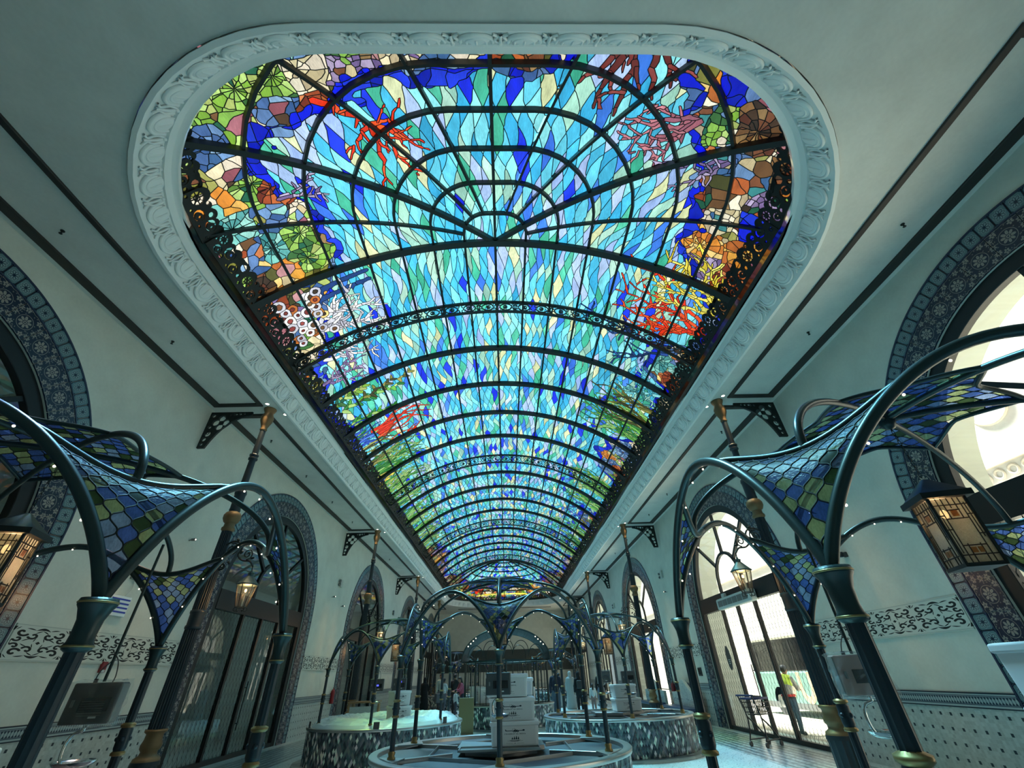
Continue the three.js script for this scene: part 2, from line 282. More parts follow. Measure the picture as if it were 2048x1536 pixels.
// --- from the raster to pieces of glass that share smooth edges, and the lead between them
function pieces({ L, ni, nj, q0, res, info }, smooth) {
  const at = (i, j) => (i < 0 || j < 0 || i >= ni || j >= nj ? 0 : L[i * nj + j]);
  // drop specks
  for (let pass = 0; pass < 2; pass++) {
    const comp = new Int32Array(ni * nj).fill(-1), st = []; let nc = 0;
    for (let s = 0; s < ni * nj; s++) {
      if (comp[s] >= 0 || !L[s]) continue;
      const cells = [s]; comp[s] = nc; st.push(s); let other = 0;
      while (st.length) { const c = st.pop(), i = floor(c / nj), j = c % nj; for (const [a, b] of [[i + 1, j], [i - 1, j], [i, j + 1], [i, j - 1]]) { if (a < 0 || b < 0 || a >= ni || b >= nj) continue; const d = a * nj + b; if (L[d] === L[s]) { if (comp[d] < 0) { comp[d] = nc; st.push(d); cells.push(d); } } else if (L[d] && !other) other = L[d]; } }
      if (cells.length < 8 && other) for (const c of cells) L[c] = other;
      nc++;
    }
  }
  // boundary graph on the corners of cells
  const C = nj + 1, key = (i, j) => i * C + j;
  const H = (i, j) => at(i - 1, j) !== at(i, j);   // edge from corner (i,j) to (i,j+1)
  const Ve = (i, j) => at(i, j - 1) !== at(i, j);  // edge from corner (i,j) to (i+1,j)
  const nb = (i, j) => { const o = []; if (j < nj && H(i, j)) o.push([i, j + 1]); if (j > 0 && H(i, j - 1)) o.push([i, j - 1]); if (i < ni && Ve(i, j)) o.push([i + 1, j]); if (i > 0 && Ve(i - 1, j)) o.push([i - 1, j]); return o; };
  const seen = new Set(), ekey = (i, j, a, b) => (i === a ? key(i, min(j, b)) * 2 : key(min(i, a), j) * 2 + 1);
  const chains = [];
  const sides = (i, j, a, b) => { // labels left and right of the directed edge, q = i upward, p = j to the right
    if (i === a) return b > j ? [at(i, j), at(i - 1, j)] : [at(i - 1, b), at(i, b)];
    return a > i ? [at(i, j - 1), at(i, j)] : [at(a, j), at(a, j - 1)];
  };
  function trace(i, j, a, b) {
    const pts = [[i, j], [a, b]]; seen.add(ekey(i, j, a, b));
    const [l, r] = sides(i, j, a, b);
    for (;;) {
      const n = nb(a, b);
      if (n.length !== 2) break;
      const nx = n.find(([c, d]) => !seen.has(ekey(a, b, c, d)));
      if (!nx) break;
      seen.add(ekey(a, b, nx[0], nx[1])); pts.push(nx); [a, b] = nx;
    }
    const closed = pts[0][0] === a && pts[0][1] === b && nb(a, b).length === 2;
    chains.push({ pts, l, r, closed });
  }
  for (let pass = 0; pass < 2; pass++) for (let i = 0; i <= ni; i++) for (let j = 0; j <= nj; j++) {
    const n = nb(i, j);
    if (!n.length || (pass === 0 && n.length === 2)) continue;
    for (const [a, b] of n) if (!seen.has(ekey(i, j, a, b))) trace(i, j, a, b);
  }
  // smooth and thin each chain
  for (const c of chains) {
    let P = c.pts.map(([i, j]) => [-LP - res + j * res, q0 + i * res]);
    const n = P.length;
    for (let k = 0; k < smooth; k++) {
      const Q = P.map((x) => x.slice());
      for (let m = c.closed ? 0 : 1; m < (c.closed ? n - 1 : n - 1); m++) { const a = P[m === 0 ? n - 2 : m - 1], b = P[m + 1]; Q[m] = [(a[0] + 2 * P[m][0] + b[0]) / 4, (a[1] + 2 * P[m][1] + b[1]) / 4]; }
      if (c.closed) Q[n - 1] = Q[0].slice();
      P = Q;
    }
    const keep = new Uint8Array(n); keep[0] = keep[n - 1] = 1; if (c.closed) { keep[floor(n / 3)] = keep[floor(2 * n / 3)] = 1; }
    const dp = (a, b) => { let m = 0, w = -1; const dx = P[b][0] - P[a][0], dy = P[b][1] - P[a][1], l = hypot(dx, dy) || 1e-9; for (let k = a + 1; k < b; k++) { const d = l < 1e-6 ? hypot(P[k][0] - P[a][0], P[k][1] - P[a][1]) : abs((P[k][0] - P[a][0]) * dy - (P[k][1] - P[a][1]) * dx) / l; if (d > m) { m = d; w = k; } } if (m > res * 0.45) { keep[w] = 1; dp(a, w); dp(w, b); } };
    const fixed = []; for (let k = 0; k < n; k++) if (keep[k]) fixed.push(k);
    for (let k = 1; k < fixed.length; k++) dp(fixed[k - 1], fixed[k]);
    c.line = P.filter((_, k) => keep[k]);
    c.a = key(...c.pts[0]); c.b = key(...c.pts[n - 1]);
    c.da = [c.pts[1][0] - c.pts[0][0], c.pts[1][1] - c.pts[0][1]]; c.db = [c.pts[n - 2][0] - c.pts[n - 1][0], c.pts[n - 2][1] - c.pts[n - 1][1]];
    c.pts = null;
  }
  // loops of every label: its chains with it on the left
  const half = new Map();
  const addHalf = (lab, h) => { if (!lab) return; if (!half.has(lab)) half.set(lab, []); half.get(lab).push(h); };
  for (const c of chains) { addHalf(c.l, { s: c.a, e: c.b, ds: c.da, de: c.db, pts: c.line, closed: c.closed }); addHalf(c.r, { s: c.b, e: c.a, ds: c.db, de: c.da, pts: c.line.slice().reverse(), closed: c.closed }); }
  const out = [];
  const area = (P) => { let s = 0; for (let k = 0; k < P.length; k++) { const a = P[k], b = P[(k + 1) % P.length]; s += a[0] * b[1] - a[1] * b[0]; } return s / 2; };
  const inside = (pt, P) => { let c = false; for (let k = 0, m = P.length - 1; k < P.length; m = k++) if ((P[k][1] > pt[1]) !== (P[m][1] > pt[1]) && pt[0] < (P[m][0] - P[k][0]) * (pt[1] - P[k][1]) / (P[m][1] - P[k][1]) + P[k][0]) c = !c; return c; };
  for (const [lab, hs] of half) {
    const from = new Map(); for (const h of hs) if (!h.closed) { if (!from.has(h.s)) from.set(h.s, []); from.get(h.s).push(h); }
    const loops = [];
    for (const h of hs) {
      if (h.used) continue;
      if (h.closed) { h.used = true; loops.push(h.pts.slice(0, -1)); continue; }
      const P = []; let c = h, guard = 0;
      while (c && !c.used && guard++ < 500) {
        c.used = true; P.push(...c.pts.slice(0, -1));
        const opts = (from.get(c.e) || []).filter((x) => !x.used);
        if (opts.length > 1) { const inD = [-c.de[0], -c.de[1]]; opts.sort((x, y) => { const tn = (d) => (inD[1] * d[0] - inD[0] * d[1]); return tn(y.ds) - tn(x.ds); }); }
        c = opts[0];
      }
      if (P.length > 2) loops.push(P);
    }
    const outer = [], holes = [];
    for (const P of loops) (area(P) > 0 ? outer : holes).push(P);
    outer.forEach((P) => out.push({ lab, P, holes: holes.filter((h) => outer.length === 1 || inside(h[0], P)), area: area(P) }));
  }
  return { out, chains, info };
}
const glassStreak = dataTex(256, 256, (u, v) => { const n = 228 + 40 * (tnoise(u, v, 6, 71) - 0.5) + 38 * (tnoise(u * 4 % 1, v, 24, 72) - 0.5) + 16 * (tnoise(u, v, 96, 73) - 0.5); return [min(n, 255), min(n, 255), min(n, 255)]; });
const glassRelief = dataTex(256, 256, (u, v) => { const n = 128 + 90 * (tnoise(u, v, 12, 74) - 0.5) + 70 * (tnoise(u, v, 40, 75) - 0.5); return [n, n, n]; }, false);
M.glass = phy({ color: 0xffffff, vertexColors: true, roughness: 0.43, transmission: 0.96, thickness: 0, ior: 1.5, map: glassStreak, bumpMap: glassRelief, bumpScale: 0.003, side: THREE.DoubleSide });

const skylight = structGroup('window_1', 'long barrel vault of stained glass showing a blue sea between coral reefs');
skylight.userData.category = undefined; delete skylight.userData.category;
{
  const near = cartoon(0.1, ZA + 7 * BAY, 0.02, (B) => {
    const R = rng(77);
    B.coral([-2.93, 2.66], [[-2.1, 3.3]], 0.065, 'red', R, 0.3, 0.3);
    B.coral([-2.15, 3.25], [[-2.74, 3.75], [-1.25, 3.75], [-2.05, 4.6], [-1.5, 4.45], [-1.7, 3.2]], 0.05, 'red', R, 0.36, 0.4);
    B.coral([2.35, 1.5], [[1.45, 2.55], [1.78, 3.0], [2.15, 3.1], [2.72, 2.7], [3.0, 2.3]], 0.08, 'darkred', R, 0.36, 0.35);
    B.coral([3.62, 2.9], [[2.7, 2.8], [2.22, 3.2], [2.35, 3.55], [2.6, 3.8], [3.0, 3.85]], 0.05, 'pink', R, 0.34, 0.4);
    B.coral([4.35, 3.5], [[3.1, 4.0], [3.6, 4.4], [3.95, 3.9]], 0.04, 'violet', R, 0.22);
    B.coral([-4.2, 4.3], [[-3.4, 4.0], [-3.3, 4.5]], 0.04, 'violet', R, 0.2);
    for (const q of [6.2, 6.5, 6.75]) B.stroke([[-4.5, q + 0.15], [-3.1, q]], 0.07, 0.05, 'navy', R, 1.5);
    B.coral([-4.75, 7.7], [[-3.55, 6.75], [-2.95, 7.4], [-2.9, 8.3], [-3.3, 7.9], [-3.6, 7.2]], 0.07, 'white', R, 0.42);
    B.coral([-4.9, 8.7], [[-3.6, 8.6], [-3.5, 9.2]], 0.06, 'white', R, 0.36);
    B.rings(-4.75, 7.2, 34, R);
    B.coral([-5.3, 9.5], [[-4.0, 9.5], [-4.0, 10.0], [-4.2, 9.1]], 0.055, 'violet', R, 0.34);
    B.coral([5.45, 7.5], [[3.2, 6.1], [3.05, 7.2], [3.1, 7.7], [3.6, 8.3], [4.2, 8.1], [3.7, 6.8]], 0.055, 'red', R, 0.42);
    B.coral([5.45, 6.8], [[3.9, 5.7], [4.5, 5.3], [3.7, 6.6], [4.3, 6.2], [4.9, 5.6], [4.1, 7.1]], 0.05, 'yellow', R, 0.4);
    B.coral([4.9, 8.7], [[2.3, 7.95], [2.7, 8.7], [3.5, 9.6]], 0.05, 'navy', R, 0.42);
    B.leafy([-5.4, 11.0], [-3.3, 11.0], 0.075, 'grass', R); B.leafy([-5.4, 10.6], [-4.3, 10.4], 0.07, 'green', R); B.leafy([-5.3, 11.8], [-3.7, 12.0], 0.07, 'grass', R); B.leafy([-4.6, 11.0], [-2.9, 10.6], 0.06, 'olive', R); B.leafy([-5.4, 12.6], [-4.2, 13.1], 0.07, 'grass', R);
    B.weed([-5.5, 12.6], 0, 16, 1.3, 0.05, 'seablue', R, 0.9);
    B.weed([-4.6, 13.5], -0.15, 16, 1.9, 0.06, 'red', R, 0.5);
    B.weed([-5.5, 15.2], 0, 40, 2.2, 0.06, 'grass', R, 0.6); B.weed([-5.5, 14.2], 0, 14, 1.6, 0.06, 'olive', R, 0.6);
    B.weed([-5.5, 16.6], 0.05, 18, 0.9, 0.07, 'yellow', R, 0.7); B.weed([-5.5, 17.4], -0.1, 22, 2.2, 0.07, 'grass', R, 0.5);
    B.weed([-5.5, 18.8], 0, 30, 1.8, 0.06, 'grass', R, 0.6);
    B.coral([5.5, 10.2], [[3.5, 10.2], [3.9, 10.9], [4.3, 9.8], [3.7, 11.3]], 0.06, 'aqua', R, 0.45);
    B.coral([5.5, 11.0], [[4.2, 10.6], [4.1, 11.4]], 0.055, 'teal', R, 0.4);
    B.weed([5.5, 12.5], PI, 36, 2.3, 0.06, 'grass', R, 0.6); B.weed([5.5, 11.9], PI, 12, 2.3, 0.05, 'olive', R, 0.5);
    B.weed([5.5, 18.4], PI, 40, 2.4, 0.07, 'grass', R, 0.5);
  });
  const far = cartoon(ZA + 7 * BAY, 48.2, 0.036, (B) => {
    const R = rng(78);
    for (let q = 21; q < 28; q += 1.5) B.weed([-5.5, q], 0, 16, 1.9, 0.07, R() < 0.7 ? 'grass' : 'green', R, 0.6);
    for (const q of [20.5, 25.5, 27.5, 30]) B.weed([5.5, q], PI, 16, 2.2, 0.08, 'grass', R, 0.5);
    for (const q of [21.6, 23.4]) B.coral([5.5, q], [[3.6, q - 0.4], [3.9, q + 0.6]], 0.07, 'seablue', R, 0.4);
    B.coral([5.4, 33], [[3.8, 32.5], [3.9, 33.6]], 0.07, 'white', R, 0.4);
    B.coral([-3, 46.6], [[-1.5, 45.4], [-2.4, 45], [-3.2, 45.3]], 0.16, 'red', R, 0.5);
    B.coral([3, 46.6], [[1.2, 45.6], [2, 45], [3, 45.2], [3.6, 45.6]], 0.16, 'amber', R, 0.5);
    B.stroke([[-3, 47.2], [3, 47.2]], 0.12, 0.12, 'yellow', R, 0.8);
  });
  const camP = camera.position, single = [], rest = [];
  const leadGeo = [];
  for (const [reg, smooth, lw] of [[near, 3, 0.008], [far, 2, 0.012]]) {
    const { out, chains, info } = pieces(reg, smooth);
    for (const o of out) {
      const c = info[o.lab].c, pts = o.P.map((x) => V2(...x)), hs = o.holes.map((h) => h.map((x) => V2(...x)));
      let tri; try { tri = THREE.ShapeUtils.triangulateShape(pts, hs); } catch (e) { continue; }
      const all = [...pts, ...hs.flat()], pos = all.map((v) => surf(v.x, v.y)), cen = pos[0];
      const d = cen.distanceTo(camP);
      rest.push({ pos, tri, c, uv: all, w: o.area * max(cen.y - 1.6, 1) / d ** 3 * (cen.z < -1.9 && cen.z > -30 ? 1 : 0) });
    }
    for (const c of chains) {
      const Pn = c.line, n = Pn.length; if (n < 2) continue;
      const pos = [], idx = [];
      for (let k = 0; k < n; k++) {
        const a = Pn[max(k - 1, 0)], b = Pn[min(k + 1, n - 1)], dx = b[0] - a[0], dy = b[1] - a[1], l = hypot(dx, dy) || 1e-6;
        const e = k === 0 || k === n - 1 ? 0.004 : 0, sx = dx / l * e * (k ? 1 : -1), sy = dy / l * e * (k ? 1 : -1);
        const s0 = surf(Pn[k][0] + sx, Pn[k][1] + sy), nrm = surfN(Pn[k][0], Pn[k][1]);
        const side = surf(Pn[k][0] - dy / l * 0.05, Pn[k][1] + dx / l * 0.05).sub(s0).normalize();
        for (const [cs, cn] of [[-1, 0.002], [0, -0.007], [1, 0.002]]) pos.push(...s0.clone().addScaledVector(side, cs * lw).addScaledVector(nrm, cn).toArray());
      }
      for (let k = 0; k < n - 1; k++) for (const m of [0, 1]) { const a = k * 3 + m; idx.push(a, a + 1, a + 3, a + 1, a + 4, a + 3); }
      leadGeo.push([pos, idx]);
    }
  }
  rest.sort((a, b) => b.w - a.w);
  const build = (list) => {
    let nv = 0, nt = 0; for (const r of list) { nv += r.pos.length; nt += r.tri.length; }
    const P = new Float32Array(nv * 3), U = new Float32Array(nv * 2), Cc = new Float32Array(nv * 3), I = new Uint32Array(nt * 3); let v = 0, t = 0;
    for (const r of list) {
      const rot = hash(floor(r.uv[0].x * 100), floor(r.uv[0].y * 100)) * 0.5 - 0.25, ca = cos(rot), sa = sin(rot), ox = hash(floor(r.uv[0].x * 50), 3), b = v;
      r.pos.forEach((p, k) => { P.set([p.x, p.y, p.z], v * 3); U.set([(ca * r.uv[k].x - sa * r.uv[k].y) * 1.4 + ox, (sa * r.uv[k].x + ca * r.uv[k].y) * 0.7], v * 2); Cc.set(r.c, v * 3); v++; });
      for (const f of r.tri) { I.set([b + f[0], b + f[1], b + f[2]], t * 3); t++; }
    }
    const g = new THREE.BufferGeometry();
    g.setAttribute('position', new THREE.BufferAttribute(P, 3)); g.setAttribute('uv', new THREE.BufferAttribute(U, 2)); g.setAttribute('color', new THREE.BufferAttribute(Cc, 3)); g.setIndex(new THREE.BufferAttribute(I, 1));
    g.computeVertexNormals(); return g;
  };
  for (const r of rest.slice(0, 300)) mesh('glass_piece', build([r]), M.glass, skylight);
  tag(mesh('glass_mosaic', build(rest.slice(300)), M.glass, skylight), 'coloured glass pieces of sea and coral', null, null, 'stuff');
  console.log('glass pieces', rest.length);
  { let nv = 0, nt = 0; for (const [p, i] of leadGeo) { nv += p.length / 3; nt += i.length; }
    const P = new Float32Array(nv * 3), I = new Uint32Array(nt); let v = 0, t = 0; for (const [p, i] of leadGeo) { P.set(p, v * 3); for (const x of i) I[t++] = x + v; v += p.length / 3; }
    const g = new THREE.BufferGeometry(); g.setAttribute('position', new THREE.BufferAttribute(P, 3)); g.setIndex(new THREE.BufferAttribute(I, 1)); g.computeVertexNormals();
    tag(mesh('lead_came', g, M.lead, skylight), 'dark lead lines between the glass pieces', null, null, 'stuff'); console.log('lead tris', nt / 3); }
}
// --- iron ribs under the glass
{
  const OFF = -0.045, ringPts = (s, off) => {
    const sd = asin(VA * s / VR) / PH, P = [];
    const half = (D, z0, sg) => planOutline(sd, D, 10).map(([x, t]) => [x / KD, z0 + sg * t / KD]);
    const n1 = half(DN, ZA, -1), n2 = half(DF, ZF, 1);
    const all = [...n1];
    for (let i = 0; i <= 34; i++) all.push([-LP * sd, ZA + (ZF - ZA) * i / 34]);
    all.push(...n2.slice().reverse());
    for (let i = 34; i >= 0; i--) all.push([LP * sd, ZA + (ZF - ZA) * i / 34]);
    return all.filter((x, i) => i === 0 || hypot(x[0] - all[i - 1][0], x[1] - all[i - 1][1]) > 1e-3).map(([p, q]) => [surfOff(p, q, off), surfN(p, q)]);
  };
  for (let k = 1; k <= 6; k++) { const pts = ringPts(k / 7, OFF); mesh('long_rib', bar(pts.map((x) => x[0]), pts.map((x) => x[1]), 0.055, 0.09, true), M.iron, skylight); }
  { const P = []; for (let i = 0; i <= 80; i++) P.push([0, lerp(ZA - DN / KD + 0.02, ZF + DF / KD - 0.02, i / 80)]); mesh('ridge_rib', bar(P.map((x) => surfOff(...x, OFF)), P.map((x) => surfN(x[0] + 0.001, x[1])), 0.06, 0.09), M.iron, skylight); }
  for (const [z0, D, sg] of [[ZA, DN, -1], [ZF, DF, 1]]) for (const an of [18, 36, 55, 72]) for (const sd of [-1, 1]) {
    const thick = an === 55, P = [], u = sin(an * PI / 180), v = cos(an * PI / 180);
    let R1 = 0; for (let r = 0.1; r < 9; r += 0.02) { if (gauge(u * r * KD, v * r * KD, D) >= 0.995) break; R1 = r; }
    let R0 = 0.02; if (!thick) for (let r = 0.02; r < 9; r += 0.02) { R0 = r; if (VR / VA * sin(gauge(u * r * KD, v * r * KD, D) * PH) >= 1 / 7) break; }
    for (let i = 0; i <= 22; i++) { const r = lerp(R0, R1, i / 22); P.push([sd * u * r, z0 + sg * v * r]); }
    mesh(thick ? 'hip_rib' : 'radial_rib', bar(P.map((x) => surfOff(...x, OFF - (thick ? 0.02 : 0))), P.map((x) => surfN(...x)), thick ? 0.1 : 0.05, thick ? 0.13 : 0.09), M.iron, skylight);
  }
  // cross arches; the 1st, 6th, 11th and 16th are pairs with scrollwork between
  const eye = () => {   // one scroll motif, 0.5 long, in the x (along arch), y (depth) plane
    const g = [];
    const ring = new THREE.Shape(); ring.absellipse(0, 0, 0.17, 0.125, 0, 2 * PI); { const h = new THREE.Path(); h.absellipse(0.0, 0, 0.15, 0.105, 0, 2 * PI, true); ring.holes.push(h); }
    g.push(extrude(ring, 0.03));
    const cres = new THREE.Shape(); cres.absarc(0.02, 0, 0.062, 0, 2 * PI); cres.holes.push(circleHole(0.045, 0.012, 0.024)); g.push(extrude(cres, 0.03));
    for (const [sx, sy] of [[1, 1], [1, -1], [-1, 1], [-1, -1]]) g.push(T(tube([V(sx * 0.16, sy * 0.02, 0), V(sx * 0.21, sy * 0.06, 0), V(sx * 0.2, sy * 0.125, 0), V(sx * 0.14, sy * 0.13, 0)], 0.014, 8, 5), 0, 0, 0.015));
    g.push(T(tube([V(-0.26, -0.13, 0), V(-0.22, 0, 0), V(-0.26, 0.13, 0)], 0.016, 8, 5), 0, 0, 0.015));
    return merged(g);
  };
  const eyeG = eye();
  for (let b = 0; b <= 17; b++) {
    const q = ZA + b * BAY, fancy = b % 5 === 1;
    const arcAt = (dr, zz, w, h) => { const P = [], U = []; for (let i = 0; i <= 48; i++) { const ph = lerp(-PH, PH, i / 48) * 0.995, r = VR - dr; P.push(V(r * sin(ph), YC - VR + r * cos(ph), -zz)); U.push(V(sin(ph), cos(ph), 0)); } return bar(P, U, w, h); };
    if (!fancy) { mesh('cross_arch', merged([arcAt(0.07, q, 0.12, 0.11), arcAt(0.125, q, 0.16, 0.025)]), M.iron, skylight); continue; }
    const g = new THREE.Group(); g.name = 'scroll_arch'; skylight.add(g);
    mesh('arch_rail', arcAt(0.07, q, 0.07, 0.06), M.iron, g); mesh('arch_rail', arcAt(0.43, q, 0.07, 0.045), M.iron, g);
    const nEye = 22; for (let i = 0; i < nEye; i++) { const ph = lerp(-PH, PH, (i + 0.5) / nEye), r = VR - 0.255, m = mesh('scroll_ring', eyeG, M.iron, g); m.position.set(r * sin(ph), YC - VR + r * cos(ph), -q - 0.015); m.rotation.z = -ph; if (i % 2) m.scale.x = -1; }
  }
  // openwork border standing along the rim
  const panel = (v) => {
    const R = rng(900 + v), s = new THREE.Shape(), w = 0.9, h = 0.46;
    s.moveTo(-w / 2, 0); s.lineTo(w / 2, 0); s.lineTo(w / 2, h * 0.7);
    for (const [x, r] of [[0.36, 0.09], [0.2, 0.07], [0.04, 0.1], [-0.13, 0.07], [-0.32, 0.12]]) { s.lineTo(x + r, h * 0.78); s.absarc(x, h * 0.8, r, 0, PI, false); }
    s.lineTo(-w / 2, h * 0.7); s.closePath();
    const gs = [];
    const spots = v % 2 ? [[-0.3, 0.25, 0.115], [-0.03, 0.16, 0.1], [0.22, 0.27, 0.105], [0.38, 0.12, 0.04], [0.05, 0.35, 0.05], [-0.16, 0.38, 0.035], [-0.4, 0.09, 0.03], [0.14, 0.08, 0.025], [-0.16, 0.07, 0.025], [0.4, 0.32, 0.03]] : [[-0.33, 0.32, 0.09], [-0.26, 0.13, 0.08], [-0.05, 0.27, 0.12], [0.2, 0.16, 0.1], [0.33, 0.34, 0.075], [0.08, 0.08, 0.03], [-0.12, 0.1, 0.04], [0.38, 0.16, 0.04], [0.12, 0.38, 0.035], [-0.42, 0.22, 0.025]];
    spots.forEach(([x, y, r], k) => {
      s.holes.push(circleHole(x, y, r));
      if (k === 0) { for (let a = 0; a < 4; a++) { const b = box(r * 2, 0.012, 0.02); b.rotateZ(a * PI / 4); gs.push(T(b, x, y, 0.015)); } gs.push(T(new THREE.TorusGeometry(r * 0.45, 0.012, 4, 12), x, y, 0.015)); }
      else if (k < 4) { const c = new THREE.Shape(); c.absarc(x + r * 0.18, y - r * 0.1, r * 0.72, 0, 2 * PI); c.holes.push(circleHole(x + r * 0.3, y, r * 0.26)); gs.push(extrude(c, 0.03, 0, 8)); }
    });
    gs.push(extrude(s, 0.03, 0, 5));
    return merged(gs);
  };
  const pans = [0, 1, 2, 3].map(panel);
  const rim = [];
  const rimPts = []; { const half = (D, z0, sg) => planOutline(1, D, 14).map(([x, t]) => [x, z0 + sg * t]); rimPts.push(...half(DN, ZA, -1)); const n = 40; for (let i = 1; i < n; i++) rimPts.push([-VA, lerp(ZA, ZF, i / n)]); rimPts.push(...half(DF, ZF, 1).reverse()); for (let i = n - 1; i >= 1; i--) rimPts.push([VA, lerp(ZA, ZF, i / n)]); }
  let acc = 0, total = 0; const lens = rimPts.map((p, i) => { const b = rimPts[(i + 1) % rimPts.length]; const l = hypot(b[0] - p[0], b[1] - p[1]); total += l; return l; });
  const nP = round(total / 0.9), step = total / nP; let seg = 0, left = 0;
  for (let k = 0; k < nP; k++) {
    let d = (k + 0.5) * step, i = 0; while (d > lens[i]) { d -= lens[i]; i++; }
    const a = rimPts[i], b = rimPts[(i + 1) % rimPts.length], f = d / lens[i], x = lerp(a[0], b[0], f), q = lerp(a[1], b[1], f), dx = b[0] - a[0], dq = b[1] - a[1], an = atan2(dq, dx);
    const m = mesh('lattice_panel', pans[k % 4], M.iron, skylight);
    const o = new THREE.Object3D(); o.rotation.set(0, 0, 0);
    const tx = V(dx, 0, -dq).normalize(), inn = V(dq, 0, dx).normalize(); const toAxis = V(-x * 0.5, 0, (q > ZF ? q - ZF : q < ZA ? q - ZA : 0)).normalize(); if (inn.dot(toAxis) < 0) inn.negate();
    const up = V(0, 0.86, 0).addScaledVector(inn, 0.5).normalize(), nz = tx.clone().cross(up).normalize();
    m.matrix.makeBasis(tx, up, nz).setPosition(x + inn.x * 0.06, 7.93, -q + inn.z * 0.06); m.matrix.decompose(m.position, m.quaternion, m.scale);
    m.scale.x = step / 0.9;
  }
}
// ---------------------------------------------------------------- the hall: 14.7 m wide, 57 m long
const HW = 7.35, HC = 7.44, ZN = 5, ZB = -52.5, SPRING = 3.5, RO = 3.5, RB = 3.26, RI = 2.82, RG = 2.6, DOORS = [-3.8, -14.8, -25.8, -36.8, -47.8];
function roundRect(w, z0, z1, r, Cls = THREE.Shape, n = 12) {   // plan, y = -z
  const s = new Cls(); s.moveTo(w - r, -z0); const y0 = -z0, y1 = -z1;
  s.absarc(w - r, y0 + r, r, -PI / 2, 0, false); s.absarc(w - r, y1 - r, r, 0, PI / 2, false); s.absarc(-w + r, y1 - r, r, PI / 2, PI, false); s.absarc(-w + r, y0 + r, r, PI, PI * 1.5, false); return s;
}
const metricUV = (g, ax) => { const p = g.attributes.position, uv = new Float32Array(p.count * 2); for (let i = 0; i < p.count; i++) { const v = [p.getX(i), p.getY(i), p.getZ(i)]; uv[i * 2] = v[ax[0]] * 0.25; uv[i * 2 + 1] = v[ax[1]] * 0.25; } g.setAttribute('uv', new THREE.BufferAttribute(uv, 2)); return g; };
{ // ceiling slab with the long opening
  const s = new THREE.Shape(); s.moveTo(-HW - 0.9, -ZN - 0.4); s.lineTo(HW + 0.9, -ZN - 0.4); s.lineTo(HW + 0.9, -ZB + 0.4); s.lineTo(-HW - 0.9, -ZB + 0.4); s.closePath();
  s.holes.push(roundRect(5.6, -1.47, -47.53, 3.6, THREE.Path, 16));
  const g = extrude(s, 0.5, 0, 20); g.rotateX(-PI / 2); g.translate(0, HC, 0);
  struct('ceiling', metricUV(g, [0, 2]), M.ceiling);
}
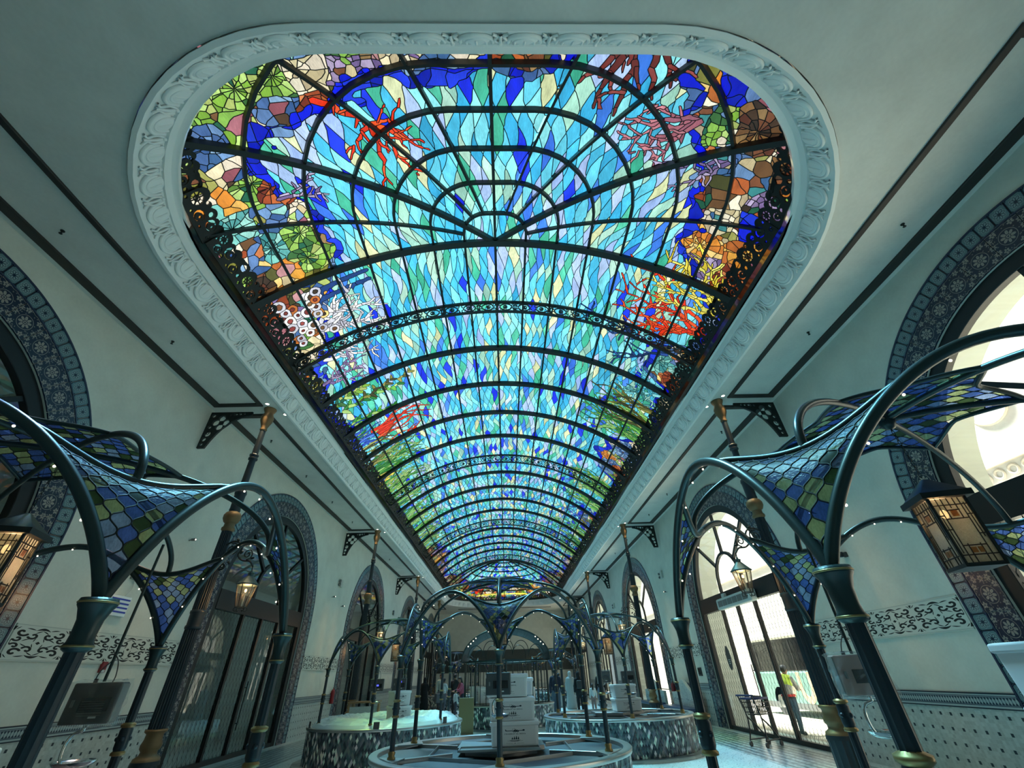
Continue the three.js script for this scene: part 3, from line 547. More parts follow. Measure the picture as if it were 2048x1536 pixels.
{ // cornice round the opening: swept profile, then egg and dart
  const prof = [[-0.03, 0.02], [-0.03, -0.035], [0.03, -0.04], [0.05, 0.0], [0.06, 0.03], [0.2, 0.3], [0.215, 0.33], [0.25, 0.32], [0.27, 0.36], [0.3, 0.42], [0.34, 0.44], [0.38, 0.44], [0.38, 0.53], [0.02, 0.53]];
  const path = []; const w = 5.57, z0 = -1.5, z1 = -47.5, r = 3.6;
  const arcC = [[w - r, -(z0 - r), 0], [w - r, -(z1 + r), 1], [-(w - r), -(z1 + r), 2], [-(w - r), -(z0 - r), 3]];
  for (let k = 0; k < 4; k++) { const [cx, cy] = arcC[k]; for (let i = 0; i <= 16; i++) { const a = -PI / 2 + k * PI / 2 + i / 16 * PI / 2; path.push([cx + r * cos(a), cy + r * sin(a), cos(a), sin(a)]); } }
  // straight runs are implied between the arcs; insert points along them
  const full = []; for (let i = 0; i < path.length; i++) { full.push(path[i]); const a = path[i], b = path[(i + 1) % path.length], d = hypot(b[0] - a[0], b[1] - a[1]); if (d > 1) { const n = floor(d); for (let k = 1; k < n; k++) full.push([lerp(a[0], b[0], k / n), lerp(a[1], b[1], k / n), a[2], a[3]]); } }
  const pos = [], idx = [], n = full.length, m = prof.length;
  for (const [x, y, nx, ny] of full) for (const [inn, h] of prof) pos.push(x - nx * inn, HC + h, -(y - ny * inn));
  for (let i = 0; i < n; i++) for (let k = 0; k < m; k++) { const a = i * m + k, b = i * m + (k + 1) % m, c = ((i + 1) % n) * m + k, d = ((i + 1) % n) * m + (k + 1) % m; idx.push(a, c, b, b, c, d); }
  let g = new THREE.BufferGeometry(); g.setAttribute('position', new THREE.Float32BufferAttribute(pos, 3)); g.setIndex(idx); g = toCreasedNormals(g, 0.5);
  const corn = structGroup('trim_1', 'white plaster cornice of egg and dart round the skylight');
  mesh('cornice_molding', g, M.cornice, corn);
  // one egg and one dart, local x along the cornice, y up the slope, z out of it
  const egg = []; const U = (a, h, r) => { const P = []; for (let i = 0; i <= 10; i++) { const t = PI + i / 10 * PI; P.push(V(a * cos(t), 0.04 + h * sin(t), 0)); } return [V(-a * 1.02, 0.135, 0), ...P, V(a * 1.02, 0.135, 0)]; };
  egg.push(tube(U(0.185, 0.17, 0), 0.026, 22, 6), T(tube(U(0.115, 0.125, 0), 0.02, 20, 6), 0, 0.01, 0.015), T(tube([V(0, -0.06, 0), V(0, 0.03, 0.01), V(0, 0.12, 0)], 0.018, 8, 6), 0, 0.02, 0.02));
  { const e = new THREE.SphereGeometry(1, 12, 8); e.scale(0.17, 0.165, 0.035); egg.push(T(e, 0, 0.03, 0)); }
  const dart = []; for (const s of [-1, 1]) dart.push(tube([V(s * 0.01, 0.14, 0), V(s * 0.05, 0.06, 0.01), V(s * 0.065, -0.02, 0.012), V(s * 0.03, -0.1, 0.005), V(s * 0.09, -0.155, 0)], 0.017, 12, 5));
  dart.push(tube([V(0, 0.1, 0.01), V(0, -0.02, 0.018), V(0, -0.15, 0.0)], 0.022, 6, 5)); { const e = new THREE.SphereGeometry(0.028, 8, 6); dart.push(T(e, 0, 0.13, 0.02)); }
  const eggG = merged(egg), dartG = merged(dart);
  let total = 0; const L = full.map((a, i) => { const b = full[(i + 1) % n], d = hypot(b[0] - a[0], b[1] - a[1]); total += d; return d; });
  const cnt = round(total / 0.56), step = total / cnt;
  for (let k = 0; k < cnt * 2; k++) {
    let d = (k + 0.5) * step / 2, i = 0; while (d > L[i]) { d -= L[i]; i++; }
    const a = full[i], b = full[(i + 1) % n], f = d / L[i], nx = lerp(a[2], b[2], f), ny = lerp(a[3], b[3], f), l = hypot(nx, ny), N = V(nx / l, 0, -ny / l);
    const up = N.clone().multiplyScalar(-0.15).add(V(0, 0.28, 0)).normalize(), zz = N.clone().multiplyScalar(-0.28).add(V(0, -0.15, 0)).normalize(), xx = up.clone().cross(zz);
    const o = mesh(k % 2 ? 'dart_motif' : 'egg_motif', k % 2 ? dartG : eggG, M.cornice, corn);
    const P = V(lerp(a[0], b[0], f), HC, -lerp(a[1], b[1], f)).addScaledVector(N, -0.128).add(V(0, 0.165, 0)).addScaledVector(zz, 0.022);
    o.matrix.makeBasis(xx, up, zz).setPosition(P); o.matrix.decompose(o.position, o.quaternion, o.scale);
  }
}
{ // curb that carries the vault on the slab
  const pts = (s) => { const half = (D, z0, sg) => planOutline(s, D, 12).map(([x, t]) => V2(x, z0 + sg * t)); return [...half(DN, ZA, -1), ...half(DF, ZF, 1).reverse()]; };
  const sh = new THREE.Shape(pts(1.05)); sh.holes.push(new THREE.Path(pts(1.0)));
  const g = extrude(sh, 0.24, 0, 4); g.rotateX(-PI / 2); g.translate(0, 7.88, 0); struct('trim_2', g, M.iron, 'dark curb under the skylight');
}
{ // dark framed panels of the ceiling
  const frame = (sx, z0, z1) => {
    const s = new THREE.Shape(), xo = 7.21, xi = 6.0, c = (a) => a * sx;
    s.moveTo(c(xi), -z0); s.lineTo(c(xo), -z0); s.lineTo(c(xo), -z1); s.lineTo(c(xi), -z1); s.closePath();
    const h = new THREE.Path(); h.moveTo(c(xi + 0.09), -z0 + 0.12); h.lineTo(c(xo - 0.18), -z0 + 0.12); h.lineTo(c(xo - 0.18), -z1 - 0.12); h.lineTo(c(xi + 0.09), -z1 - 0.12); h.closePath(); s.holes.push(h);
    const g = extrude(s, 0.03, 0.006); g.rotateX(-PI / 2); g.translate(0, HC - 0.032, 0); return g;
  };
  let n = 3;
  for (const sx of [-1, 1]) for (const [z0, z1] of [[-1.45, -9.1], [-9.55, -20.1], [-20.55, -31.1], [-31.55, -42.1], [-42.55, -48.4]]) {
    struct('trim_' + n++, frame(sx, z0, z1), M.strip, 'dark frame of the ceiling panel');
  }
  const s = box(9.6, 0.04, 0.12, 0, HC - 0.02, -48.8); struct('trim_' + n++, s, M.strip);
}
// --- walls with arched openings
function archPath(Cls, zc, r, y0) { const p = new Cls(); p.moveTo(zc - r, y0); p.lineTo(zc - r, SPRING); p.absarc(zc, SPRING, r, PI, 0, true); p.lineTo(zc + r, y0); p.closePath(); return p; }
for (const sd of [-1, 1]) {
  const s = new THREE.Shape(), thick = sd > 0 ? 0.9 : 0.6;
  s.moveTo(ZB - 0.4, -0.02);
  const ds = DOORS.slice().sort((a, b) => a - b);
  for (const zc of ds) { s.lineTo(zc - RI, -0.02); s.lineTo(zc - RI, SPRING); s.absarc(zc, SPRING, RI, PI, 0, true); s.lineTo(zc + RI, -0.02); }
  s.lineTo(ZN + 0.4, -0.02); s.lineTo(ZN + 0.4, HC); s.lineTo(ZB - 0.4, HC); s.closePath();
  const g = extrude(s, thick, 0, 32); g.rotateY(-PI / 2);   // (z, y) -> x = -depth
  g.translate(sd > 0 ? HW + thick : -HW, 0, 0);
  struct(sd > 0 ? 'wall_right' : 'wall_left', metricUV(g, [2, 1]), M.wall);
}
struct('wall_far', metricUV(box(2 * HW + 0.6, HC, 0.4, 0, HC / 2, ZB - 0.2), [0, 1]), M.wall);
struct('wall_near', metricUV(box(2 * HW + 0.6, HC, 0.4, 0, HC / 2, ZN + 0.2), [0, 1]), M.wall);

// --- printed tile patterns
const cA = '#16243a', cB = '#9fb2b4', cC = '#5f7f8a', cNavy = '#101a30', cBeige = '#a39a90';
function rosette(ctx, x, y, r, n, fg, lw) { ctx.strokeStyle = fg; ctx.lineWidth = lw; for (let k = 0; k < n; k++) { const a = k / n * 2 * PI; ctx.beginPath(); ctx.ellipse(x + cos(a) * r * 0.55, y + sin(a) * r * 0.55, r * 0.42, r * 0.2, a, 0, 2 * PI); ctx.stroke(); } ctx.beginPath(); ctx.arc(x, y, r * 0.22, 0, 2 * PI); ctx.stroke(); }
const tileOuter = canvasTex(256, 256, (c) => {
  c.fillStyle = '#5c7880'; c.fillRect(0, 0, 256, 256);
  c.fillStyle = '#7c9498'; c.beginPath(); for (let k = 0; k < 16; k++) { const a = k / 16 * 2 * PI, r = k % 2 ? 88 : 112; c.lineTo(128 + r * cos(a), 128 + r * sin(a)); } c.closePath(); c.fill();
  rosette(c, 128, 128, 92, 8, cA, 7); c.fillStyle = cA; c.beginPath(); c.arc(128, 128, 17, 0, 7); c.fill();
  for (const [x, y] of [[0, 0], [256, 0], [0, 256], [256, 256]]) { c.fillStyle = cA; c.beginPath(); c.arc(x, y, 34, 0, 7); c.fill(); c.fillStyle = '#7f979c'; c.beginPath(); c.arc(x, y, 18, 0, 7); c.fill(); }
  c.strokeStyle = cA; c.lineWidth = 6; c.strokeRect(0, 0, 256, 256);
  for (const y of [4, 252]) { c.fillStyle = cA; c.fillRect(0, y - 6, 256, 12); }
});
const tileInner = canvasTex(512, 512, (c) => {
  c.fillStyle = '#1a2238'; c.fillRect(0, 0, 512, 512);
  const R = rng(5), fg = '#9a938c';
  const leaf = (x, y, a, l, w) => { c.fillStyle = fg; c.beginPath(); c.ellipse(x, y, l, w, a, 0, 2 * PI); c.fill(); c.strokeStyle = '#1a2238'; c.lineWidth = 3; c.beginPath(); c.moveTo(x - cos(a) * l, y - sin(a) * l); c.lineTo(x + cos(a) * l, y + sin(a) * l); c.stroke(); };
  for (let k = 0; k < 8; k++) { const a = k / 8 * 2 * PI + 0.2; leaf(256 + 78 * cos(a), 256 + 78 * sin(a), a, 40, 22); }
  c.fillStyle = fg; c.beginPath(); c.arc(256, 256, 30, 0, 7); c.fill(); c.fillStyle = '#1a2238'; c.beginPath(); c.arc(256, 256, 15, 0, 7); c.fill();
  c.strokeStyle = fg; c.lineWidth = 8; c.beginPath(); c.arc(256, 256, 142, 0, 7); c.stroke();
  for (const [x, y] of [[60, 110], [452, 110], [60, 402], [452, 402]]) { for (let k = 0; k < 5; k++) { const a = k / 5 * 2 * PI + x; leaf(x + 30 * cos(a), y + 34 * sin(a), a, 22, 15); } }
  for (const y of [0, 512]) for (const x of [120, 256, 392]) { for (let k = 0; k < 6; k++) { const a = k / 6 * 2 * PI; leaf(x + 34 * cos(a), y + 34 * sin(a), a, 22, 13); } }
  for (let k = 0; k < 60; k++) { const x = R() * 512, y = R() * 512; if (hypot(x - 256, y - 256) < 165) continue; leaf(x, y, R() * 6, 13, 7); }
  c.strokeStyle = fg; c.lineWidth = 6; for (const x of [14, 498]) { c.beginPath(); c.moveTo(x, 0); for (let y = 0; y <= 512; y += 16) c.lineTo(x + 6 * sin(y / 512 * PI * 8), y); c.stroke(); }
});
M.tileOuter = std({ map: tileOuter, roughness: 0.25 }); M.tileInner = std({ map: tileInner, roughness: 0.25 });
M.doorFrame = std({ color: rgb(0.010, 0.011, 0.013), roughness: 0.4, metalness: 0.2 });
M.pane = phy({ color: rgb(0.86, 0.93, 0.91), roughness: 0.0, transmission: 1, thickness: 0, ior: 1.5 });
M.wire = std({ color: rgb(0.02, 0.03, 0.03), roughness: 0.5, metalness: 0.3 });
// the tile surround: thin bevelled tiles set round the arch, straight legs then the curve
function tilePatch(r0, r1, n, k, of) { // curved tile of the arch
  const s = new THREE.Shape(), a0 = PI * k / of + 0.0015, a1 = PI * (k + 1) / of - 0.0015;
  const pos = [], uv = [], idx = [], N = n; for (let i = 0; i <= N; i++) { const a = lerp(a0, a1, i / N); for (const [r, v] of [[r0, 0], [r1, 1]]) { pos.push(r * cos(a), r * sin(a), 0.022); uv.push(v, i / N); } }
  for (let i = 0; i < N; i++) { const b = i * 2; idx.push(b, b + 1, b + 2, b + 1, b + 3, b + 2); }
  const base = pos.length / 3; const edge = []; for (let i = 0; i <= N; i++) edge.push(i * 2); for (let i = N; i >= 0; i--) edge.push(i * 2 + 1);
  for (const e of edge) { pos.push(pos[e * 3], pos[e * 3 + 1], 0.0, pos[e * 3], pos[e * 3 + 1], 0.022); uv.push(0.01, 0.01, 0.01, 0.01); }
  for (let i = 0; i < edge.length; i++) { const a = base + i * 2, b = base + ((i + 1) % edge.length) * 2; idx.push(a, a + 1, b, a + 1, b + 1, b); }
  const g = new THREE.BufferGeometry(); g.setAttribute('position', new THREE.Float32BufferAttribute(pos, 3)); g.setAttribute('uv', new THREE.Float32BufferAttribute(uv, 2)); g.setIndex(idx); const f = g.toNonIndexed(); f.computeVertexNormals(); return f;
}
function flatTile(w, h) { const g = new THREE.BoxGeometry(w - 0.005, h - 0.005, 0.022); return T(g, 0, 0, 0.011); }
const nArcO = 48, nArcI = 22, gArcO = tilePatch(RB + 0.01, RO, 2, 0, nArcO), gArcI = tilePatch(RI, RB - 0.012, 3, 0, nArcI), hO = SPRING / 16, hI = SPRING / 8, gFlO = flatTile(RO - RB - 0.01, hO), gFlI = flatTile(RB - RI - 0.012, hI);
function surround(n, side, zc) {
  const g = structGroup('trim_' + n, 'blue patterned tile surround of the arched door');
  g.position.set(side * HW, 0, zc); g.rotation.y = -side * PI / 2;
  for (let k = 0; k < nArcO; k++) { const m = mesh('tile', gArcO, M.tileOuter, g); m.position.y = SPRING; m.rotation.z = PI * k / nArcO; }
  for (let k = 0; k < nArcI; k++) { const m = mesh('tile', gArcI, M.tileInner, g); m.position.y = SPRING; m.rotation.z = PI * k / nArcI; }
  for (const s of [-1, 1]) { for (let k = 0; k < 16; k++) mesh('tile', gFlO, M.tileOuter, g).position.set(s * (RB + 0.01 + RO) / 2, (k + 0.5) * hO, 0); for (let k = 0; k < 8; k++) mesh('tile', gFlI, M.tileInner, g).position.set(s * (RI + RB - 0.012) / 2, (k + 0.5) * hI, 0); }
  const band = new THREE.Shape(); const arc = (r, c) => { c.moveTo(r, 0); c.lineTo(r, SPRING); c.absarc(0, SPRING, r, 0, PI, false); c.lineTo(-r, 0); return c; };
  const b = (r0, r1) => { const s = new THREE.Shape(); s.moveTo(r1, 0); s.lineTo(r1, SPRING); s.absarc(0, SPRING, r1, 0, PI, false); s.lineTo(-r1, 0); s.lineTo(-r0, 0); s.lineTo(-r0, SPRING); s.absarc(0, SPRING, r0, PI, 0, true); s.lineTo(r0, 0); s.closePath(); return s; };
  mesh('edge_strip', merged([extrude(b(RB - 0.012, RB + 0.01), 0.03, 0, 32), extrude(b(RO, RO + 0.03), 0.03, 0, 32)]), std({ color: rgb(0.02, 0.03, 0.07), roughness: 0.3 }), g);
}
// the arched door: black frame, header, fan with a small inner arch, four glazed leaves with wavy wirework
const wireG = (w, h) => { const g = [], nx = max(2, round(w / 0.16)), ny = round(h / 0.24), dx = w / nx, dy = h / ny; const P = [], I = []; const rib = (pts) => { const b = P.length / 3; for (let i = 0; i < pts.length; i++) { const a = pts[max(i - 1, 0)], c = pts[min(i + 1, pts.length - 1)], l = hypot(c[0] - a[0], c[1] - a[1]) || 1, nx2 = -(c[1] - a[1]) / l * 0.006, ny2 = (c[0] - a[0]) / l * 0.006; P.push(pts[i][0] - nx2, pts[i][1] - ny2, 0, pts[i][0] + nx2, pts[i][1] + ny2, 0); if (i) { const k = b + i * 2; I.push(k - 2, k - 1, k, k - 1, k + 1, k); } } };
  for (let i = 0; i <= nx; i++) for (const s of [-1, 1]) { const pts = []; for (let k = 0; k <= ny * 6; k++) { const f = k / 6, ph = f * PI, wv = (1 - cos(ph)) / 2; let x = (i + s * wv * 0.5) * dx + 0.012 * sin(f * 4 * PI); x = clamp(x, 0, w); pts.push([x, f * dy]); } rib(pts); }
  const q = new THREE.BufferGeometry(); q.setAttribute('position', new THREE.Float32BufferAttribute(P, 3)); q.setIndex(I); q.computeVertexNormals(); return q; };
const leafW = [RG - 1.1 - 0.05, 1.0], wires = leafW.map((w) => wireG(w, 3.2));
function door(n, side, zc, open) {
  const g = structGroup('door_' + n, side > 0 ? 'arched black framed door with fanlight on the right wall' : 'arched black framed door with fanlight on the left wall');
  g.position.set(side * (HW + 0.1), 0, zc); g.rotation.y = -side * PI / 2;
  const fr = new THREE.Shape(); const R1 = RI - 0.005; fr.moveTo(R1, 0); fr.lineTo(R1, SPRING); fr.absarc(0, SPRING, R1, 0, PI, false); fr.lineTo(-R1, 0); fr.lineTo(-RG, 0); fr.lineTo(-RG, SPRING); fr.absarc(0, SPRING, RG, PI, 0, true); fr.lineTo(RG, 0); fr.closePath();
  mesh('frame', T(extrude(fr, 0.12, 0.008, 32), 0, 0, -0.06), M.doorFrame, g);
  mesh('header', box(2 * RG, 0.46, 0.16, 0, 3.49, 0), M.doorFrame, g);
  mesh('sill', box(2 * RG, 0.1, 0.12, 0, 0.05, 0), M.doorFrame, g);
  const inner = []; { const P = [V(-0.82, 3.7, 0), V(-0.82, 4.0, 0)]; for (let i = 1; i < 12; i++) { const a = PI - i / 12 * PI; P.push(V(0.82 * cos(a), 4.0 + 0.82 * sin(a), 0)); } P.push(V(0.82, 4.0, 0), V(0.82, 3.7, 0)); inner.push(bar(P, P.map(() => V(0, 0, 1)), 0.09, 0.08)); }
  mesh('fan_arch', inner, M.doorFrame, g);
  for (const a of [90, 38, 142]) { const c = cos(a * PI / 180), s = sin(a * PI / 180), R2 = RG + 0.02, oy = 4.0; const r0 = 0.82; let r1 = r0; while (hypot(c * r1, oy + s * r1 - SPRING) < R2) r1 += 0.01; mesh('fan_bar', bar([V(c * r0, oy + s * r0, 0), V(c * r1, oy + s * r1, 0)], V(0, 0, 1), 0.085, 0.08), M.doorFrame, g); }
  const top = new THREE.Shape(); top.moveTo(RG, 3.72); top.absarc(0, SPRING, RG, asin(0.22 / RG), PI - asin(0.22 / RG), false); top.closePath();
  mesh('fan_pane', new THREE.ShapeGeometry(top, 32), M.pane, g);
  for (const x of [-1.1, 0, 1.1]) mesh('mullion', box(0.09, 3.2, 0.1, x, 1.68, 0), M.doorFrame, g);
  for (const [x, w, k] of [[-RG, leafW[0], 0], [-1.05, leafW[1], 1], [0.05, leafW[1], 1], [1.15, leafW[0], 0]]) {
    const l = new THREE.Group(); l.name = 'leaf'; l.position.set(x, 0.08, 0); g.add(l);
    mesh('pane', T(new THREE.PlaneGeometry(w, 3.2), w / 2, 1.6, 0), M.pane, l);
    if (zc > -30) { const m = mesh('wirework', wires[k], M.wire, l); m.position.z = 0.012; m.userData.kind = 'stuff'; }
  }
  for (const s of [-1, 1]) mesh('door_handle', merged([cyl(0.014, 0.014, 1.1, s * 0.12, 0.6, 0.07, 8), box(0.02, 0.02, 0.07, s * 0.12, 0.75, 0.035), box(0.02, 0.02, 0.07, s * 0.12, 1.55, 0.035)]), M.iron, g);
}
let tn = 20, dn = 1;
for (const zc of DOORS) for (const side of [-1, 1]) { surround(tn++, side, zc); door(dn++, side, zc); }

// --- dado mosaic, its border, the frieze: printed bands on thin panels set on the wall
const dadoTex = canvasTex(512, 512, (c) => { c.fillStyle = '#b9c4bf'; c.fillRect(0, 0, 512, 512); const R = rng(9); for (let j = 0; j < 32; j++) for (let i = 0; i < 32; i++) { const v = 176 + R() * 26; c.fillStyle = `rgb(${v - 6},${v + 3},${v - 1})`; c.fillRect(i * 16 + 1, j * 16 + 1, 14, 14); } c.fillStyle = '#1c2a34'; for (let j = 0; j < 8; j++) for (let i = 0; i < 8; i++) { c.fillRect((i * 4 + (j % 2) * 2) * 16 + 1, (j * 4 + 1) * 16 + 1, 14, 14); } });
const borderTex = canvasTex(256, 256, (c) => { c.fillStyle = '#9fb0b2'; c.fillRect(0, 0, 256, 256); c.fillStyle = '#141f30'; c.fillRect(0, 0, 256, 22); c.fillRect(0, 236, 256, 20); c.fillStyle = '#22384c'; c.fillRect(0, 46, 256, 12); c.fillRect(0, 190, 256, 14); for (let i = 0; i < 4; i++) { c.fillStyle = '#1a2c40'; c.beginPath(); c.moveTo(i * 64, 66); c.lineTo(i * 64 + 64, 66); c.lineTo(i * 64 + 32, 126); c.fill(); c.beginPath(); c.moveTo(i * 64, 186); c.lineTo(i * 64 + 64, 186); c.lineTo(i * 64 + 32, 130); c.fill(); c.fillStyle = '#55707e'; c.beginPath(); c.moveTo(i * 64 + 32, 100); c.lineTo(i * 64 + 44, 128); c.lineTo(i * 64 + 32, 156); c.lineTo(i * 64 + 20, 128); c.fill(); } });
const friezeTex = canvasTex(1024, 512, (c) => {
  c.fillStyle = '#c9cec6'; c.fillRect(0, 0, 1024, 512); c.strokeStyle = '#8b948f'; c.lineWidth = 5; c.strokeRect(-10, 14, 1044, 484);
  c.strokeStyle = '#0b0f10'; c.fillStyle = '#0b0f10'; c.lineCap = 'round';
  const sw = (x, y, r, d, t) => { c.lineWidth = t; c.beginPath(); for (let k = 0; k <= 26; k++) { const a = k / 26 * 4.6 * d + (d > 0 ? 0.5 : 2.6), rr = r * (1 - k / 34); c.lineTo(x + rr * cos(a), y + rr * sin(a)); } c.stroke(); };
  const leaf = (x, y, a, l) => { c.save(); c.translate(x, y); c.rotate(a); c.beginPath(); c.moveTo(-l, 0); c.quadraticCurveTo(0, -l * 0.55, l, 0); c.quadraticCurveTo(0, l * 0.1, -l, 0); c.fill(); c.restore(); };
  for (let q = 0; q < 2; q++) for (const my of [1, -1]) for (const mx of [1, -1]) { c.save(); c.translate(q * 512 + 256, 256); c.scale(mx, my);
    sw(70, -100, 50, 1, 24); sw(176, -140, 56, -1, 26); sw(196, -52, 40, 1, 22); leaf(30, -150, 0.6, 40); leaf(112, -186, -0.2, 46); leaf(120, -34, 0.5, 38); leaf(40, -40, 1.3, 30); leaf(226, -190, 0.9, 30); leaf(240, -20, 1.5, 26);
    c.beginPath(); c.moveTo(0, -214); c.quadraticCurveTo(40, -210, 70, -168); c.quadraticCurveTo(30, -186, 0, -180); c.fill(); c.beginPath(); c.moveTo(240, -216); c.lineTo(256, -216); c.lineTo(256, -160); c.closePath(); c.fill(); c.restore(); }
  for (let q = 0; q < 2; q++) { c.save(); c.translate(q * 512 + 256, 256); c.rotate(PI / 4); c.fillRect(-16, -16, 32, 32); c.restore(); }
});
M.dado = std({ map: dadoTex, roughness: 0.3 }); M.border = std({ map: borderTex, roughness: 0.3 }); M.frieze = std({ map: friezeTex, roughness: 0.7 });
const bandUV = (g, w, h, tw, th) => { const p = g.attributes.position, uv = new Float32Array(p.count * 2); for (let i = 0; i < p.count; i++) { uv[i * 2] = p.getX(i) / tw; uv[i * 2 + 1] = (p.getY(i) + h / 2) / th; } g.setAttribute('uv', new THREE.BufferAttribute(uv, 2)); return g; };
function wallBand(name, side, z0, z1, y, h, mat, d, tw, th, off = 0) { const w = z1 - z0, g = bandUV(new THREE.BoxGeometry(w, h, d), w, h, tw, th), m = struct(name, g, mat); m.position.set(side * (HW - d / 2 - off), y, (z0 + z1) / 2); m.rotation.y = -side * PI / 2; return m; }
const runs = []; { const ds = DOORS.slice().sort((a, b) => b - a); let z = ZN; for (const zc of ds) { runs.push([zc + RO + 0.03, z]); z = zc - RO - 0.03; } if (z - ZB > 0.5) runs.push([ZB, z]); }
for (const side of [-1, 1]) for (const [a, b] of runs) {
  if (b - a < 0.3) continue;
  wallBand('trim_' + tn++, side, a, b, 0.5, 1.0, M.dado, 0.02, 1.56, 1.56);
  wallBand('trim_' + tn++, side, a, b, 1.1, 0.2, M.border, 0.035, 0.2, 0.2);
  if (b - a > 2) { const w = b - a - 0.1, tw = w / max(1, round(w / 0.98)); wallBand('trim_' + tn++, side, (a + b) / 2 - w / 2, (a + b) / 2 + w / 2, 2.24, 0.48, M.frieze, 0.02, tw * 2, 0.48); }
}
{ // far wall: dark screen band of mosaic and dado
  const g = bandUV(new THREE.BoxGeometry(2 * HW, 1.9, 0.06), 2 * HW, 1.9, 0.5, 0.5); const m = struct('trim_' + tn++, g, std({ color: rgb(0.10, 0.11, 0.11), roughness: 0.6, map: dadoTex })); m.position.set(0, 3.0, ZB + 0.04);
  const g2 = bandUV(new THREE.BoxGeometry(2 * HW, 1.0, 0.05), 2 * HW, 1.0, 0.78, 0.78); const m2 = struct('trim_' + tn++, g2, M.dado); m2.position.set(0, 0.5, ZB + 0.03);
}
// --- floor: pale mosaic with darker border runs beside the walls
const floorTex = canvasTex(512, 512, (c) => { const R = rng(19); for (let j = 0; j < 32; j++) for (let i = 0; i < 32; i++) { const v = 188 + R() * 30; c.fillStyle = R() < 0.05 ? '#4a6470' : `rgb(${v - 10},${v + 2},${v})`; c.fillRect(i * 16, j * 16, 16, 16); c.strokeStyle = '#8f9c9c'; c.lineWidth = 1; c.strokeRect(i * 16, j * 16, 16, 16); } });
const floorBorder = canvasTex(256, 256, (c) => { const R = rng(29); c.fillStyle = '#8c9a9a'; c.fillRect(0, 0, 256, 256); for (let k = 0; k < 8; k++) { c.fillStyle = k % 2 ? '#5a6a70' : '#a8b4b2'; c.fillRect(k * 32, 0, 26, 256); } for (let j = 0; j < 16; j++) for (let i = 0; i < 16; i++) { c.fillStyle = `rgba(${R() < 0.5 ? '20,30,34' : '200,210,208'},0.25)`; c.fillRect(i * 16, j * 16, 15, 15); } });
struct('floor', metricUV(box(2 * HW + 1.8, 0.2, ZN - ZB + 0.8, 0, -0.1, (ZN + ZB) / 2), [0, 2]).scale(1, 1, 1), std({ map: (() => { const t = floorTex.clone(); t.repeat.set(5, 5); t.needsUpdate = true; return t; })(), roughness: 0.28 }));
for (const side of [-1, 1]) { const g = bandUV(new THREE.BoxGeometry(1.5, ZN - ZB - 0.4, 0.004), 1.5, 1, 0.75, 0.75); g.rotateX(-PI / 2); const m = struct('trim_' + tn++, g, std({ map: floorBorder, roughness: 0.28 })); m.position.set(side * 6.3, 0.002, (ZN + ZB) / 2); }

// --- outdoors on the right, a dim passage on the left
{
  struct('ground', metricUV(box(60, 0.2, 110, HW + 0.9 + 30, -0.2, -25), [0, 2]), std({ color: rgb(0.62, 0.57, 0.47), roughness: 0.9, map: plasterTone }), 'sunlit pavement outside');
  const f = thing('street_building', 'pale stone building with carved bands seen through the right fanlights', 'building');
  mesh('wall', metricUV(box(1, 14, 90, 18.5, 7, -25), [2, 1]), std({ color: rgb(0.80, 0.79, 0.79), roughness: 0.95, map: plasterTone, bumpMap: plasterBump, bumpScale: 0.01 }), f);
  const stone = std({ color: rgb(0.66, 0.60, 0.52), roughness: 0.95 });
  for (const y of [6.75, 7.4]) mesh('string_course', box(0.16, 0.1, 90, 17.95, y, -25), stone, f);
  const tor = new THREE.TorusGeometry(0.16, 0.045, 6, 14); tor.rotateY(PI / 2);
  for (let k = 0; k < 40; k++) mesh('roundel', tor, stone, f).position.set(17.97, 7.07, 2 - k * 0.5);
  const tor2 = new THREE.TorusGeometry(0.75, 0.05, 6, 24); tor2.rotateY(PI / 2);
  for (let k = 0; k < 8; k++) mesh('relief_ring', tor2, stone, f).position.set(17.97, 9.4, 0 - k * 2.6);
  struct('wall_passage', metricUV(merged([box(0.2, 7, 62, -12.5, 3.5, -24), box(5, 0.2, 62, -10.2, 7.2, -24), box(5, 7.4, 0.2, -10.2, 3.5, 7), box(5, 7.4, 0.2, -10.2, 3.5, -55)]), [2, 1]), std({ color: rgb(0.72, 0.74, 0.72), roughness: 0.9 }), 'dim passage beyond the left doors');
  struct('floor_passage', box(5, 0.2, 62, -10.4, -0.1, -24), std({ color: rgb(0.72, 0.74, 0.72), roughness: 0.4 }));
}
// ---------------------------------------------------------------- tall columns along the walls
function fluted(r0, r1, h, n, depth = 0.12) {   // fluted shaft from y = 0 to h
  const m = n * 4, pos = [], idx = []; for (const [y, r] of [[0, r0], [h, r1]]) for (let i = 0; i < m; i++) { const a = i / m * 2 * PI, q = r * (1 - depth * [0, 0.8, 1, 0.8][i % 4]); pos.push(q * cos(a), y, -q * sin(a)); }
  for (let i = 0; i < m; i++) { const j = (i + 1) % m; idx.push(i, j, m + i, j, m + j, m + i); }
  let g = new THREE.BufferGeometry(); g.setAttribute('position', new THREE.Float32BufferAttribute(pos, 3)); g.setIndex(idx); return toCreasedNormals(g, 0.4);
}
const glow = (r, g, b, k) => std({ color: rgb(0.9, 0.85, 0.75), emissive: rgb(r, g, b), emissiveIntensity: k });
M.bulb = glow(1, 0.6, 0.26, 2.4); M.led = glow(1, 0.86, 0.62, 2); M.downlight = glow(1, 0.9, 0.72, 4);
M.lampGlass = phy({ color: rgb(0.8, 0.82, 0.78), roughness: 0.08, transmission: 1, thickness: 0 });
M.lampRoof = std({ color: rgb(0.05, 0.085, 0.085), roughness: 0.5, metalness: 0.4 });
